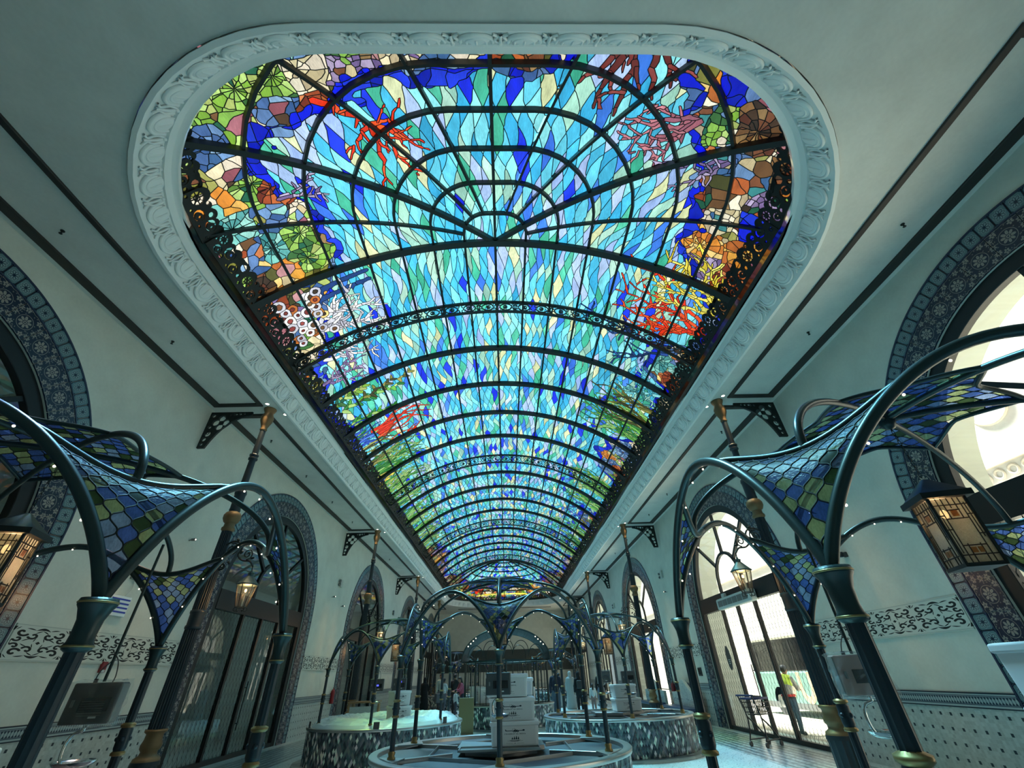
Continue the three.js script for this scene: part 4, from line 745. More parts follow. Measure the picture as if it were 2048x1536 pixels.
function spiral(cx, cy, r0, r1, a0, a1, n = 18) { const P = []; for (let i = 0; i <= n; i++) { const t = i / n, a = lerp(a0, a1, t), r = lerp(r0, r1, t); P.push(V(cx + r * cos(a), cy + r * sin(a), 0)); } return P; }
function makeColumn() {
  const t = thing('tall_column', '', 'column');
  mesh('pedestal', [box(0.46, 0.1, 0.46, 0, 0.05, 0), T(fluted(0.2, 0.2, 0.46, 12, 0.08), 0, 0.1, 0), cyl(0.215, 0.205, 0.06, 0, 0.56, 0, 24)], M.column, t);
  mesh('base_vase', lathe([[0.2, 0.62], [0.19, 0.66], [0.13, 0.7], [0.12, 0.74], [0.15, 0.78], [0.155, 0.83], [0.13, 0.9], [0.125, 0.97], [0.165, 1.0], [0.165, 1.03], [0.1, 1.04]]), M.gold, t);
  mesh('shaft', [T(fluted(0.135, 0.118, 1.5, 20), 0, 1.03, 0), T(fluted(0.118, 0.102, 1.55, 20), 0, 2.82, 0)], M.column, t);
  mesh('ring', lathe([[0.11, 2.5], [0.14, 2.52], [0.14, 2.56], [0.125, 2.58], [0.128, 2.76], [0.14, 2.78], [0.14, 2.82], [0.11, 2.84]]), M.column, t);
  mesh('collar', lathe([[0.1, 4.34], [0.13, 4.37], [0.13, 4.41], [0.105, 4.44], [0.1, 4.52]]), M.gold, t);
  mesh('knob', lathe([[0.09, 4.5], [0.14, 4.54], [0.172, 4.61], [0.172, 4.68], [0.14, 4.74], [0.09, 4.77]]), M.gold, t);
  mesh('upper_shaft', [lathe([[0.09, 4.75], [0.115, 4.8], [0.105, 4.84], [0.112, 5.14], [0.125, 5.18], [0.115, 5.24], [0.085, 5.27]]), cyl(0.078, 0.066, 1.6, 0, 5.25, 0, 16), lathe([[0.07, 6.0], [0.1, 6.02], [0.1, 6.06], [0.08, 6.09], [0.1, 6.12], [0.1, 6.15], [0.07, 6.17]])], M.column, t);
  mesh('capital', lathe([[0.066, 6.8], [0.085, 6.84], [0.07, 6.88], [0.09, 6.95], [0.14, 7.08], [0.15, 7.18], [0.12, 7.26], [0.1, 7.31], [0.13, 7.37], [0.15, 7.42], [0.15, 7.435], [0, 7.435]]), M.gold, t);
  // scroll arm towards the hall (local +x)
  const arm = [tube([V(0.08, 4.05, 0), V(0.2, 4.12, 0), V(0.36, 4.1, 0), V(0.44, 3.98, 0), V(0.4, 3.85, 0), V(0.52, 3.74, 0), V(0.68, 3.72, 0), V(0.78, 3.62, 0)], 0.018, 40, 6), tube(spiral(0.24, 3.96, 0.13, 0.02, PI * 0.6, -PI * 3), 0.013, 40, 5), tube(spiral(0.6, 3.86, 0.11, 0.02, -PI / 2, PI * 2.6), 0.012, 36, 5), tube([V(0.1, 3.55, 0), V(0.18, 3.62, 0), V(0.12, 3.76, 0), V(0.22, 3.85, 0)], 0.014, 14, 5), tube(spiral(0.15, 3.63, 0.08, 0.015, -PI, PI * 1.6), 0.011, 24, 5), tube([V(0.78, 3.62, 0), V(0.79, 3.52, 0)], 0.01, 2, 6)];
  for (const [x, y] of [[0.12, 3.86], [0.3, 4.16], [0.46, 3.9], [0.26, 3.7], [0.72, 3.78]]) { const e = new THREE.SphereGeometry(1, 6, 5); e.scale(0.045, 0.025, 0.02); e.rotateZ(x * 9); arm.push(T(e, x, y, 0)); }
  mesh('scroll_arm', arm, M.iron, t);
  // bracket on the wall with a quatrefoil (local -x is the wall)
  const s = new THREE.Shape(), wx = -(HW - 5.85) + 0.02; s.moveTo(wx, 7.36); s.lineTo(wx + 1.06, 7.36); s.lineTo(wx + 1.06, 7.26); s.quadraticCurveTo(wx + 0.45, 7.2, wx + 0.2, 6.36); s.lineTo(wx, 6.36); s.closePath();
  for (const [dx, dy] of [[0.13, 0], [-0.13, 0], [0, 0.13], [0, -0.13]]) { const h = new THREE.Path(); h.absarc(wx + 0.36 + dx * 0.95, 7.06 + dy * 0.95, 0.088, 0, 2 * PI, true); s.holes.push(h); }
  for (const [x, y, r] of [[0.15, 6.74, 0.075], [0.115, 6.59, 0.055], [0.1, 6.46, 0.04], [0.66, 7.285, 0.05], [0.77, 7.3, 0.04], [0.87, 7.31, 0.032], [0.12, 7.26, 0.05], [0.13, 6.93, 0.045], [0.55, 7.27, 0.03]]) { const h = new THREE.Path(); h.absarc(wx + x, y, r, 0, 2 * PI, true); s.holes.push(h); }
  mesh('wall_bracket', [T(extrude(s, 0.05, 0.004, 8), 0, 0, -0.025), rod(V(wx + 1.05, 7.3, 0), V(0, 7.3, 0), 0.012, 6), T(new THREE.TorusGeometry(0.05, 0.014, 6, 14), wx + 0.36, 7.06, 0), T(new THREE.TorusGeometry(0.035, 0.01, 6, 12), wx + 0.13, 6.78, 0)], M.iron, t);
  return t;
}
function makeLantern() {   // street lantern, hung by its top at local y = 0
  const t = thing('street_lantern', '', 'lantern');
  mesh('roof', [T(new THREE.CylinderGeometry(0.05, 0.2, 0.16, 6), 0, -0.16, 0), cyl(0.2, 0.21, 0.025, 0, -0.265, 0, 6), cyl(0.05, 0.06, 0.05, 0, -0.08, 0, 6), cyl(0.03, 0.012, 0.05, 0, -0.03, 0, 8), new THREE.SphereGeometry(0.022, 8, 6)], M.lampRoof, t);
  const bars = []; for (let k = 0; k < 6; k++) { const a = k / 6 * 2 * PI + PI / 6; bars.push(rod(V(0.18 * cos(a), -0.26, 0.18 * sin(a)), V(0.1 * cos(a), -0.66, 0.1 * sin(a)), 0.008, 5)); const b = a + PI / 3; bars.push(rod(V(0.1 * cos(a), -0.66, 0.1 * sin(a)), V(0.1 * cos(b), -0.66, 0.1 * sin(b)), 0.009, 5)); bars.push(tube([V(0.1 * cos(a), -0.66, 0.1 * sin(a)), V(0.12 * cos(a), -0.7, 0.12 * sin(a)), V(0.08 * cos(a), -0.73, 0.08 * sin(a)), V(0.05 * cos(a), -0.7, 0.05 * sin(a))], 0.007, 8, 4)); }
  mesh('cage', bars, M.iron, t);
  mesh('glass_shade', T(new THREE.CylinderGeometry(0.17, 0.097, 0.39, 6, 1, true), 0, -0.46, 0), M.lampGlass, t);
  const bulb = mesh('bulb', T(new THREE.SphereGeometry(0.022, 10, 8).scale(1, 1.5, 1), 0, -0.36, 0), M.bulb, t);
  mesh('candle', cyl(0.018, 0.02, 0.24, 0, -0.65, 0, 8), std({ color: rgb(0.5, 0.48, 0.42), roughness: 0.6 }), t);
  return t;
}
const col0 = makeColumn(), lan0 = makeLantern(), COLX = [[-5.9, 0], [5.8, PI]], nth = ['nearest', 'second', 'third', 'fourth'];
[-9.3, -20.3, -31.4, -42.5].forEach((z, k) => COLX.forEach(([x, turn], s) => {
  const L = `tall fluted column with gilded knob, ${nth[k]} one along the ${s ? 'bright right' : 'left'} wall`, LL = `glazed street lantern on scroll arm of the ${nth[k]} ${s ? 'right' : 'left'} column`;
  const lx = x + (s ? -0.79 : 0.79);
  if (k + s === 0) { col0.position.set(x, 0, z); col0.userData.label = L; col0.userData.group = 'columns along the walls'; lan0.position.set(lx, 3.52, z); lan0.userData.label = LL; lan0.userData.group = 'lanterns on the columns'; }
  else { dup(col0, [x, 0, z], turn, L); dup(lan0, [lx, 3.52, z], 0, LL); }
  const p = new THREE.PointLight(0xffc080, 0.8); p.position.set(lx, 3.16, z); p.castShadow = true; scene.add(p);
}));
// ceiling downlights beside the column heads, sprinklers, wall fittings
function downlight(x, z, label) { const t = thing('downlight', label, 'light', [x, HC, z], 0, 'ceiling downlights'); mesh('trim_ring', T(new THREE.TorusGeometry(0.05, 0.012, 6, 18).rotateX(PI / 2), 0, -0.006, 0), M.cornice, t); mesh('bulb_face', T(new THREE.CylinderGeometry(0.045, 0.045, 0.012, 18), 0, -0.007, 0), M.downlight, t); const p = new THREE.SpotLight(0xffe0b0, 6, 0, 0.5, 0.5, 2); p.position.set(x, HC - 0.02, z); p.target.position.set(x, 0, z); p.castShadow = true; scene.add(p, p.target); }
[[-9.3, 'nearest'], [-20.3, 'second'], [-31.4, 'third']].forEach(([z, w]) => { for (const s of [-1, 1]) for (const d of [-1, 1]) downlight(s * 5.85 + (d > 0 ? 0 : -s * 0.22), z + (d > 0 ? 0.28 : -0.25), `small round downlight ${d > 0 ? 'in front of' : 'behind'} the head of the ${w} ${s < 0 ? 'left' : 'right'} column`); });
const sprG = merged([cyl(0.03, 0.03, 0.01, 0, -0.01, 0, 10), cyl(0.008, 0.008, 0.05, 0, -0.06, 0, 6), cyl(0.025, 0.025, 0.006, 0, -0.066, 0, 8), box(0.04, 0.012, 0.01, 0, -0.035, 0)]);
[-4, -6.6, -11, -13.6, -16.2, -18.8, -23, -26].forEach((z, k) => { for (const s of [-1, 1]) { const m = mesh('sprinkler', sprG, M.iron); m.position.set(s * 6.65, HC, z); tag(m, `${['first', 'second', 'third', 'fourth', 'fifth', 'sixth', 'seventh', 'eighth'][k]} small sprinkler from the near end in the ${s < 0 ? 'left' : 'right'} ceiling panels`, 'sprinkler', `sprinklers of the ${s < 0 ? 'left' : 'right'} ceiling panels`); } });
// ---------------------------------------------------------------- the market kiosks: round counter, six posts, arches, stained glass spandrels and canopy
const ledG = new THREE.SphereGeometry(0.006, 6, 5);
const KR = 1.69, KT = 0.73, KC = 1.9, CROWN = 2.68;
const KG = { blue: phy({ color: rgb(0.10, 0.19, 0.62), roughness: 0.34, specularIntensity: 0.18, transmission: 0.94, thickness: 0, map: glassStreak, bumpMap: glassRelief, bumpScale: 0.003 }), sky: phy({ color: rgb(0.34, 0.46, 0.74), roughness: 0.34, specularIntensity: 0.18, transmission: 0.94, thickness: 0, map: glassStreak, bumpMap: glassRelief, bumpScale: 0.003 }), green: phy({ color: rgb(0.07, 0.12, 0.05), roughness: 0.34, specularIntensity: 0.18, transmission: 0.94, thickness: 0, map: glassStreak }), lime: phy({ color: rgb(0.55, 0.62, 0.32), roughness: 0.34, specularIntensity: 0.18, transmission: 0.94, thickness: 0, map: glassStreak, bumpMap: glassRelief, bumpScale: 0.003 }) };
for (const k in KG) KG[k].side = THREE.DoubleSide;
const KGS = [KG.blue, KG.sky, KG.blue, KG.lime, KG.green, KG.sky, KG.lime, KG.blue];
function ogee(cx, cy, w, H, n = 8) { // outline of one ogee tile, half width w
  const L = [], Rr = []; for (let i = 0; i <= n; i++) { const t = i / n, g = (1 - cos(2 * PI * t)) / 2, f = w * lerp(g, g * g * (3 - 2 * g), 0.7); L.push([cx - f, cy - H / 2 + H * t]); Rr.push([cx + f, cy - H / 2 + H * t]); }
  return [...Rr.slice(0, n), ...L.slice(1).reverse()];
}
function tileGeo(outline, map) { // fan from the centre, on the mapped surface
  const n = outline.length; let cx = 0, cy = 0; for (const [x, y] of outline) { cx += x / n; cy += y / n; }
  const pos = [...map(cx, cy).toArray()], uv = [cx * 3, cy * 3], idx = []; outline.forEach(([x, y], i) => { pos.push(...map(x, y).toArray()); uv.push(x * 3, y * 3); idx.push(0, 1 + i, 1 + (i + 1) % n); });
  const g = new THREE.BufferGeometry(); g.setAttribute('position', new THREE.Float32BufferAttribute(pos, 3)); g.setAttribute('uv', new THREE.Float32BufferAttribute(uv, 2)); g.setIndex(idx); g.computeVertexNormals(); return g;
}
function cameGeo(outline, map, w) { const n = outline.length, P = outline.map(([x, y]) => map(x, y)); return new THREE.TubeGeometry(new THREE.CatmullRomCurve3(P, true, 'catmullrom', 0.2), n * 2, w, 4, true); }
const AX = (k) => [sin(k * PI / 3), cos(k * PI / 3)];    // vertex directions, k = 0 towards +z
function archPt(k, dir, th) { const [x, z] = AX(k), [x2, z2] = AX(k + dir), d = 0.5 * (0.35 * sin(th) + 0.65 * (1 - cos(th))); return V(lerp(x, x2, d) * KR, KC + (CROWN - KC) * sin(th), lerp(z, z2, d) * KR); }
const TM = 1.06;   // the spandrel ends where its top tube meets the arches, below their crowns
function spandrelMap(k) {
  const A = archPt(k, -1, TM), B = archPt(k, 1, TM), [vx, vz] = AX(k);
  const topPt = (s) => { const b = sin(PI * s) ** 1.3, p = A.clone().lerp(B, s); p.y -= 0.12 * b; p.x += vx * 0.02 * b; p.z += vz * 0.02 * b; return p; };
  const surfK = (s, v) => { const p = archPt(k, -1, v * TM).lerp(archPt(k, 1, v * TM), s), c = A.clone().lerp(B, s), d = topPt(s).sub(c), o = sin(PI * s) * 0.03 * sin(PI * v); return p.addScaledVector(d, v ** 2).add(V(vx * o, 0, vz * o)); };
  const LEN = 0.78, hw = (y) => { const a = clamp(y / LEN) * TM; return 0.732 * (0.35 * sin(a) + 0.65 * (1 - cos(a))); };
  return { topPt, map: (x, y) => { const h = max(hw(y), 0.012); return surfK(clamp(0.5 + x / (2 * h), 0.02, 0.98), clamp(y / LEN, 0.02, 0.985)); }, hw, LEN };
}
const canopyY = (r) => 3.05 - 0.1 * (r / 0.68) ** 2;
const canopyEdge = (a) => { const f = ((a / (PI / 3)) % 1 + 1) % 1, t = abs(f - 0.5) * 2; return lerp(0.5, 0.7, t ** 1.6); };  // corners above the posts, edges curving in between them
const mosaicDiamond = (() => { const g = new THREE.OctahedronGeometry(1, 0); g.scale(0.031, 0.058, 0.006); return g; })();
const steel = std({ color: rgb(0.42, 0.42, 0.41), roughness: 0.32, metalness: 0.95 }), steelDark = std({ color: rgb(0.3, 0.3, 0.3), roughness: 0.4, metalness: 0.9 });
const grout = std({ color: rgb(0.05, 0.055, 0.06), roughness: 0.6 }), plinthM = std({ map: floorBorder, roughness: 0.35 });
function makeCounterParts(t, seed) {
  mesh('drum', [cyl(1.89, 1.89, 0.66, 0, 0.02, 0, 72)], grout, t);
  { const R = rng(seed), rows = 11, n = 188, c = new THREE.Color(), m = new THREE.InstancedMesh(mosaicDiamond, std({ color: 0xffffff, roughness: 0.22 }), rows * n), o = new THREE.Object3D(); let q = 0;
    for (let j = 0; j < rows; j++) for (let i = 0; i < n; i++) { const a = (i + (j % 2) * 0.5) / n * 2 * PI; o.position.set(1.892 * sin(a), 0.07 + j * 0.0595, 1.892 * cos(a)); o.rotation.set(0, a, 0); o.updateMatrix(); m.setMatrixAt(q, o.matrix); const h = R(); const v = h < 0.17 ? [0.62, 0.66, 0.64] : h < 0.45 ? [0.13, 0.16, 0.17] : h < 0.7 ? [0.06, 0.09, 0.11] : [0.02, 0.03, 0.045]; c.setRGB(v[0] * (0.8 + 0.4 * R()), v[1] * (0.85 + 0.3 * R()), v[2]); m.setColorAt(q++, c); }
    m.name = 'mosaic_tiles'; m.castShadow = m.receiveShadow = true; m.userData.kind = 'stuff'; t.add(m); }
  mesh('plinth', cyl(2.12, 2.1, 0.05, 0, 0, 0, 72), plinthM, t);
  mesh('rim', lathe([[1.92, 0.68], [1.93, 0.72], [1.915, 0.735], [1.81, 0.735], [1.8, 0.72], [1.79, 0.42], [0.7, 0.4], [0.7, 0.4]], 72), steel, t);
  for (let k = 0; k < 6; k++) {
    const a = k * PI / 3, b = merged([box(0.012, 0.3, 0.8, 0, 0.57, 1.2), rod(V(0, 0.72, 0.8), V(0, 0.72, 1.6), 0.012, 6)]); b.rotateY(a); mesh('partition', b, steel, t);
    const p = new THREE.Shape(); p.moveTo(0, 1.5); p.lineTo(0.3, 1.8 * cos(0.167)); p.lineTo(-0.3, 1.8 * cos(0.167)); p.closePath(); const pg = extrude(p, 0.015, 0.002); pg.rotateX(PI / 2); pg.translate(0, 0.735, 0); pg.rotateY(a); mesh('corner_plate', pg, steel, t);
    const w = box(1.12, 0.3, 0.012, 0, 0.57, 1.02); w.rotateY(a + PI / 6); mesh('trough_wall', w, steel, t);
  }
  const hexT = new THREE.Shape(); for (let k = 0; k < 6; k++) hexT.lineTo(0.72 * sin(k * PI / 3), 0.72 * cos(k * PI / 3)); hexT.closePath();
  const top = extrude(hexT, 0.05, 0.004); top.rotateX(-PI / 2); mesh('table_top', [T(top, 0, 0.73, 0), cyl(0.6, 0.6, 0.34, 0, 0.4, 0, 6)], steelDark, t);
  return t;
}
function makeKiosk(detail) {
  const t = thing('market_kiosk', '', 'kiosk');
  makeCounterParts(t, detail ? 41 : 43);
  // posts
  const shaft = merged([T(fluted(0.034, 0.032, KC - KT - 0.12, 10, 0.1), 0, KT, 0)]);
  const rings = [[[0.032, KT], [0.055, KT], [0.055, KT + 0.025], [0.04, KT + 0.04], [0.05, KT + 0.075], [0.034, KT + 0.09]], [[0.032, 1.17], [0.05, 1.175], [0.05, 1.19], [0.04, 1.2]], [[0.04, 1.345], [0.052, 1.355], [0.052, 1.37], [0.03, 1.38]]].map((p) => lathe(p, 16));
  const blockG = merged([lathe([[0.038, 1.2], [0.045, 1.22], [0.045, 1.33], [0.038, 1.35]], 16), ...[0, 1, 2, 3].map((k) => { const a = k * PI / 2 + 0.4; return T(new THREE.SphereGeometry(0.018, 8, 6), 0.04 * sin(a), 1.275, 0.04 * cos(a)); })]);
  const capG = merged([lathe([[0.032, 1.72], [0.046, 1.73], [0.05, 1.742], [0.042, 1.755], [0.04, 1.78], [0.043, 1.83], [0.056, 1.868], [0.064, 1.88], [0.066, 1.892], [0.062, 1.905], [0, 1.905]], 24)]);
  const lips = [[0.064, 0.0045, 1.89], [0.048, 0.0045, 1.74]].map(([r, q, y]) => T(new THREE.TorusGeometry(r, q, 6, 24).rotateX(PI / 2), 0, y, 0));
  for (let k = 0; k < 6; k++) {
    const [x, z] = AX(k), c = new THREE.Group(); c.name = 'post'; c.position.set(x * KR, 0, z * KR); t.add(c);
    mesh('shaft', shaft, M.column, c); for (const g of rings) mesh('ring', g, M.brass, c); mesh('block', blockG, M.column, c); mesh('capital', capG, M.greenIron, c); for (const g of lips) mesh('lip', g, M.brass, c);
  }
  // arches, spandrels, rafters
  const bulbs = [];
  for (let k = 0; k < 6; k++) {
    const P = []; for (let i = 0; i <= 14; i++) P.push(archPt(k, 1, i / 14 * PI / 2)); for (let i = 13; i >= 0; i--) P.push(archPt(k + 1, -1, i / 14 * PI / 2));
    mesh('arch', tube(P, 0.026, 56, detail ? 10 : 6), M.greenIron, t);
    if (detail || k % 2 === 0) for (let i = 3; i < 26; i += 3) { const q = P[i].clone(), b = mesh('bulb', ledG, M.led, t); const l = hypot(q.x, q.z); b.position.set(q.x * (1 - 0.03 / l), q.y - 0.032, q.z * (1 - 0.03 / l)); }
    const { topPt, map, hw, LEN } = spandrelMap(k), TP = []; for (let i = 0; i <= 14; i++) TP.push(topPt(i / 14));
    mesh('top_tube', tube(TP, 0.022, 28, detail ? 10 : 6), M.greenIron, t);
    const [x, z] = AX(k), s = new THREE.Group(); s.name = 'spandrel'; t.add(s);
    const came = [], far = new Map(), W = 0.041, H = 0.128; let n = 0;
    for (let i = -18; i <= 18; i++) for (let j = 0; j < 10; j++) {
      const cx = i * W, cy = j * H + (i % 2 ? H / 2 : 0) + 0.02; if (cy > LEN + H * 0.3 || abs(cx) > hw(min(cy + H * 0.25, LEN)) + W * 0.2) continue;
      const o = ogee(cx, cy, W, H), m = KGS[floor(hash(i + 20, j + 7, k) * KGS.length)];
      if (detail) mesh('glass_piece', tileGeo(o, map), m, s); else { if (!far.has(m)) far.set(m, []); far.get(m).push(tileGeo(o, map)); }
      if (detail) came.push(cameGeo(o, map, 0.0035)); n++;
    }
    for (const [m, l] of far) { mesh('glass_panel', l, m, s).userData.kind = 'stuff'; }
    const rim = []; for (const d of [-1, 1]) { const Q = []; for (let i = 0; i <= 10; i++) Q.push(map(d * 2, i / 10 * LEN)); rim.push(tube(Q, 0.008, 20, 5)); }
    mesh('lead_line', [...came, ...rim], M.lead, s).userData.kind = 'stuff';
    const q0 = topPt(0.5), U = V(x, 0, z), r0 = hypot(q0.x, q0.z);
    mesh('rafter', tube([q0, ...[0.985, 0.95, 0.88, 0.78, 0.66, 0.52, 0.35, 0.18, 0].map((f) => U.clone().multiplyScalar(f * r0).setY(q0.y + (3.01 - q0.y) * sqrt(1 - f * f)))], 0.021, 40, detail ? 10 : 6), M.greenIron, t);
    const EP = []; for (let i = 0; i <= 12; i++) { const a = k * PI / 3 + i / 12 * PI / 3, r = canopyEdge(a); EP.push(V(r * sin(a), canopyY(r), r * cos(a))); }
    mesh('canopy_edge', tube(EP, 0.015, 24, 6), M.greenIron, t);
  }
  { // canopy glass
    const g = new THREE.Group(); g.name = 'canopy'; t.add(g);
    const map = (x0, y0) => { const x = x0 * 0.866 - y0 * 0.5, y = x0 * 0.5 + y0 * 0.866; let r = hypot(x, y); const a = atan2(x, y), e = canopyEdge(a) - 0.012, q = min(r, e); const f = r > 1e-6 ? q / r : 1; return V(x * f, canopyY(q) + 0.012, y * f); };
    const came = [], far = new Map(), W = 0.1, H = 0.1;
    for (let i = -16; i <= 16; i++) for (let j = -18; j <= 18; j++) {
      const cy = i * 0.046, cx = j * 0.15 + (i % 2 ? 0.075 : 0), r = hypot(cx, cy); if (r > canopyEdge(atan2(cx * 0.866 - cy * 0.5, cx * 0.5 + cy * 0.866)) + 0.02) continue;
      const o = ogee(0, 0, 0.046, 0.15, 5).map(([a, b]) => [cx + b, cy + a]), m = KGS[floor(hash(i + 40, j + 40, 3) * KGS.length)];
      if (detail) mesh('glass_piece', tileGeo(o, map), m, g); else { if (!far.has(m)) far.set(m, []); far.get(m).push(tileGeo(o, map)); }
      if (detail) came.push(cameGeo(o, (x, y) => map(x, y).add(V(0, -0.003, 0)), 0.003));
    }
    for (const [m, l] of far) mesh('glass_panel', l, m, g).userData.kind = 'stuff';
    if (came.length) mesh('lead_line', came, M.lead, g).userData.kind = 'stuff';
    mesh('hub', lathe([[0, 2.93], [0.03, 2.94], [0.05, 2.98], [0.05, 3.06], [0.03, 3.1], [0, 3.11]], 16), M.greenIron, t);
  }
  return t;
}
const SPOTS = [['near left', -3.01, -2.755], ['near right', 2.8, -2.53], ['centre', 0, -8.3], ['second left', -3.0, -13.85], ['second right', 2.98, -13.95], ['far left', -3.3, -34], ['far right', 3.3, -34], ['farthest left', -3.0, -45], ['farthest right', 3.0, -45]];
const kNear = makeKiosk(true), kFar = makeKiosk(false);
const KL = { 'near left': 'large foreground iron pergola kiosk with stained glass at the left edge', 'near right': 'large foreground iron pergola kiosk with stained glass at the right edge', centre: 'six post iron pergola over the open steel counter at bottom centre', 'second left': 'iron pergola over the ice covered counter left of centre', 'second right': 'iron pergola over the steel counter right of centre', 'far left': 'distant iron pergola behind the ice counter on the left', 'far right': 'distant iron pergola behind the people on the right', 'farthest left': 'most distant iron pergola on the left', 'farthest right': 'most distant iron pergola on the right' };
SPOTS.forEach(([w, x, z], i) => {
  if (i === 0) { kNear.position.set(x, 0, z); tag(kNear, KL[w], null, 'market kiosks'); } else if (i === 3) { kFar.position.set(x, 0, z); tag(kFar, KL[w], null, 'market kiosks'); } else dup(i < 3 ? kNear : kFar, [x, 0, z], 0, KL[w], 'market kiosks');
});
// hanging lanterns of leaded glass under each canopy
const leadedTex = canvasTex(256, 320, (c) => { c.fillStyle = '#b9bdb4'; c.fillRect(0, 0, 256, 320); const R = rng(3); for (let k = 0; k < 900; k++) { c.fillStyle = `rgba(${R() < 0.5 ? '255,255,255' : '90,100,100'},0.12)`; c.fillRect(R() * 256, R() * 320, 7, 5); } });
M.leaded = phy({ map: leadedTex, color: rgb(0.9, 0.9, 0.86), roughness: 0.75, transmission: 0.95, thickness: 0, side: THREE.DoubleSide });
M.amberGlass = phy({ color: rgb(0.6, 0.28, 0.06), roughness: 0.4, transmission: 0.85, thickness: 0, side: THREE.DoubleSide });
function makeHanging() {  // top of the chain at local y = 0
  const t = thing('hanging_lantern', '', 'lantern');
  const ch = []; for (let k = 0; k < 11; k++) { const g = new THREE.TorusGeometry(0.017, 0.004, 5, 10); g.scale(0.7, 1.3, 1); if (k % 2) g.rotateY(PI / 2); ch.push(T(g, 0, -0.02 - k * 0.038, 0)); }
  mesh('chain', ch, M.iron, t);
  t.scale.set(0.66, 1, 0.66);
  mesh('roof', [T(new THREE.CylinderGeometry(0.03, 0.28, 0.12, 4, 1).rotateY(PI / 4), 0, -0.5, 0), T(box(0.4, 0.035, 0.4), 0, -0.57, 0)], M.iron, t);
  const fr = []; for (const a of [-1, 1]) for (const b of [-1, 1]) fr.push(box(0.022, 0.38, 0.022, a * 0.14, -0.77, b * 0.14)); fr.push(box(0.3, 0.02, 0.3, 0, -0.96, 0));
  mesh('frame', fr, M.iron, t);
  for (let k = 0; k < 4; k++) {
    const g = new THREE.Group(); g.name = 'glass_panel'; g.rotation.y = k * PI / 2; t.add(g);
    mesh('pane', T(new THREE.PlaneGeometry(0.26, 0.36), 0, -0.77, 0.138), M.leaded, g);
    const w = 0.006, L = []; for (const [x, y, h] of [[-0.085, -0.77, 0.36], [0.085, -0.77, 0.36], [-0.045, -0.65, 0.12], [0.045, -0.65, 0.12], [0, -0.62, 0.06], [-0.045, -0.9, 0.1], [0.045, -0.9, 0.1], [-0.11, -0.8, 0.2], [0.11, -0.72, 0.2]]) L.push(box(w, h, w, x, y, 0.142)); for (const [x, y, l] of [[0, -0.63, 0.26], [0, -0.71, 0.17], [0, -0.86, 0.17], [0, -0.91, 0.26], [-0.107, -0.69, 0.045], [0.107, -0.69, 0.045], [-0.107, -0.77, 0.045], [0.107, -0.8, 0.045], [0, -0.66, 0.1]]) L.push(box(l, w, w, x, y, 0.142));
    mesh('lead_line', L, M.lead, g);
    mesh('amber_glass', [box(0.04, 0.03, 0.003, -0.022, -0.885, 0.143), box(0.04, 0.03, 0.003, 0.03, -0.885, 0.143), box(0.05, 0.035, 0.003, 0.0, -0.68, 0.143)], M.amberGlass, g);
  }
  mesh('bulb', T(new THREE.SphereGeometry(0.028, 10, 8), 0, -0.66, 0), M.bulb, t);
  return t;
}
const hang0 = makeHanging();
SPOTS.slice(0, 7).forEach(([w, x, z], i) => { const L = `square leaded glass lantern hanging in the ${w} pergola`; if (!i) { hang0.position.set(x, 3.0, z); hang0.rotation.y = 0.35; tag(hang0, L, null, 'lanterns in the pergolas'); } else dup(hang0, [x, 3.0, z], i === 1 ? -0.3 : 0.2, L, 'lanterns in the pergolas'); const p = new THREE.PointLight(0xffc890, 0.22); p.position.set(x, 2.34, z); p.castShadow = true; scene.add(p); });
// ---------------------------------------------------------------- scales, foam boxes, ice and other goods
const plasticDark = std({ color: rgb(0.045, 0.045, 0.048), roughness: 0.45 }), plasticGrey = std({ color: rgb(0.16, 0.17, 0.17), roughness: 0.5 }), chrome = std({ color: rgb(0.65, 0.66, 0.66), roughness: 0.12, metalness: 1 }), wrapM = phy({ color: rgb(0.9, 0.92, 0.92), roughness: 0.18, transmission: 0.96, thickness: 0, side: THREE.DoubleSide }), screenBlue = std({ color: rgb(0.02, 0.02, 0.05), emissive: rgb(0.08, 0.10, 0.9), emissiveIntensity: 0.9 }), whiteLabel = std({ color: rgb(0.6, 0.62, 0.6), roughness: 0.7 }), cardboard = std({ color: rgb(0.42, 0.30, 0.27), roughness: 0.85 });
function crumpled(w, h, d, seed, amp) { const g = new THREE.BoxGeometry(w, h, d, 10, 8, 4), p = g.attributes.position; for (let i = 0; i < p.count; i++) { const x = p.getX(i), y = p.getY(i), z = p.getZ(i), q = (k) => (vnoise(x * 22 + k * 9, y * 22 + z * 31, seed + k) - 0.5) * amp; p.setXYZ(i, x + q(1), y + q(2), z + q(3)); } const f = g.toNonIndexed(); f.computeVertexNormals(); return f; }
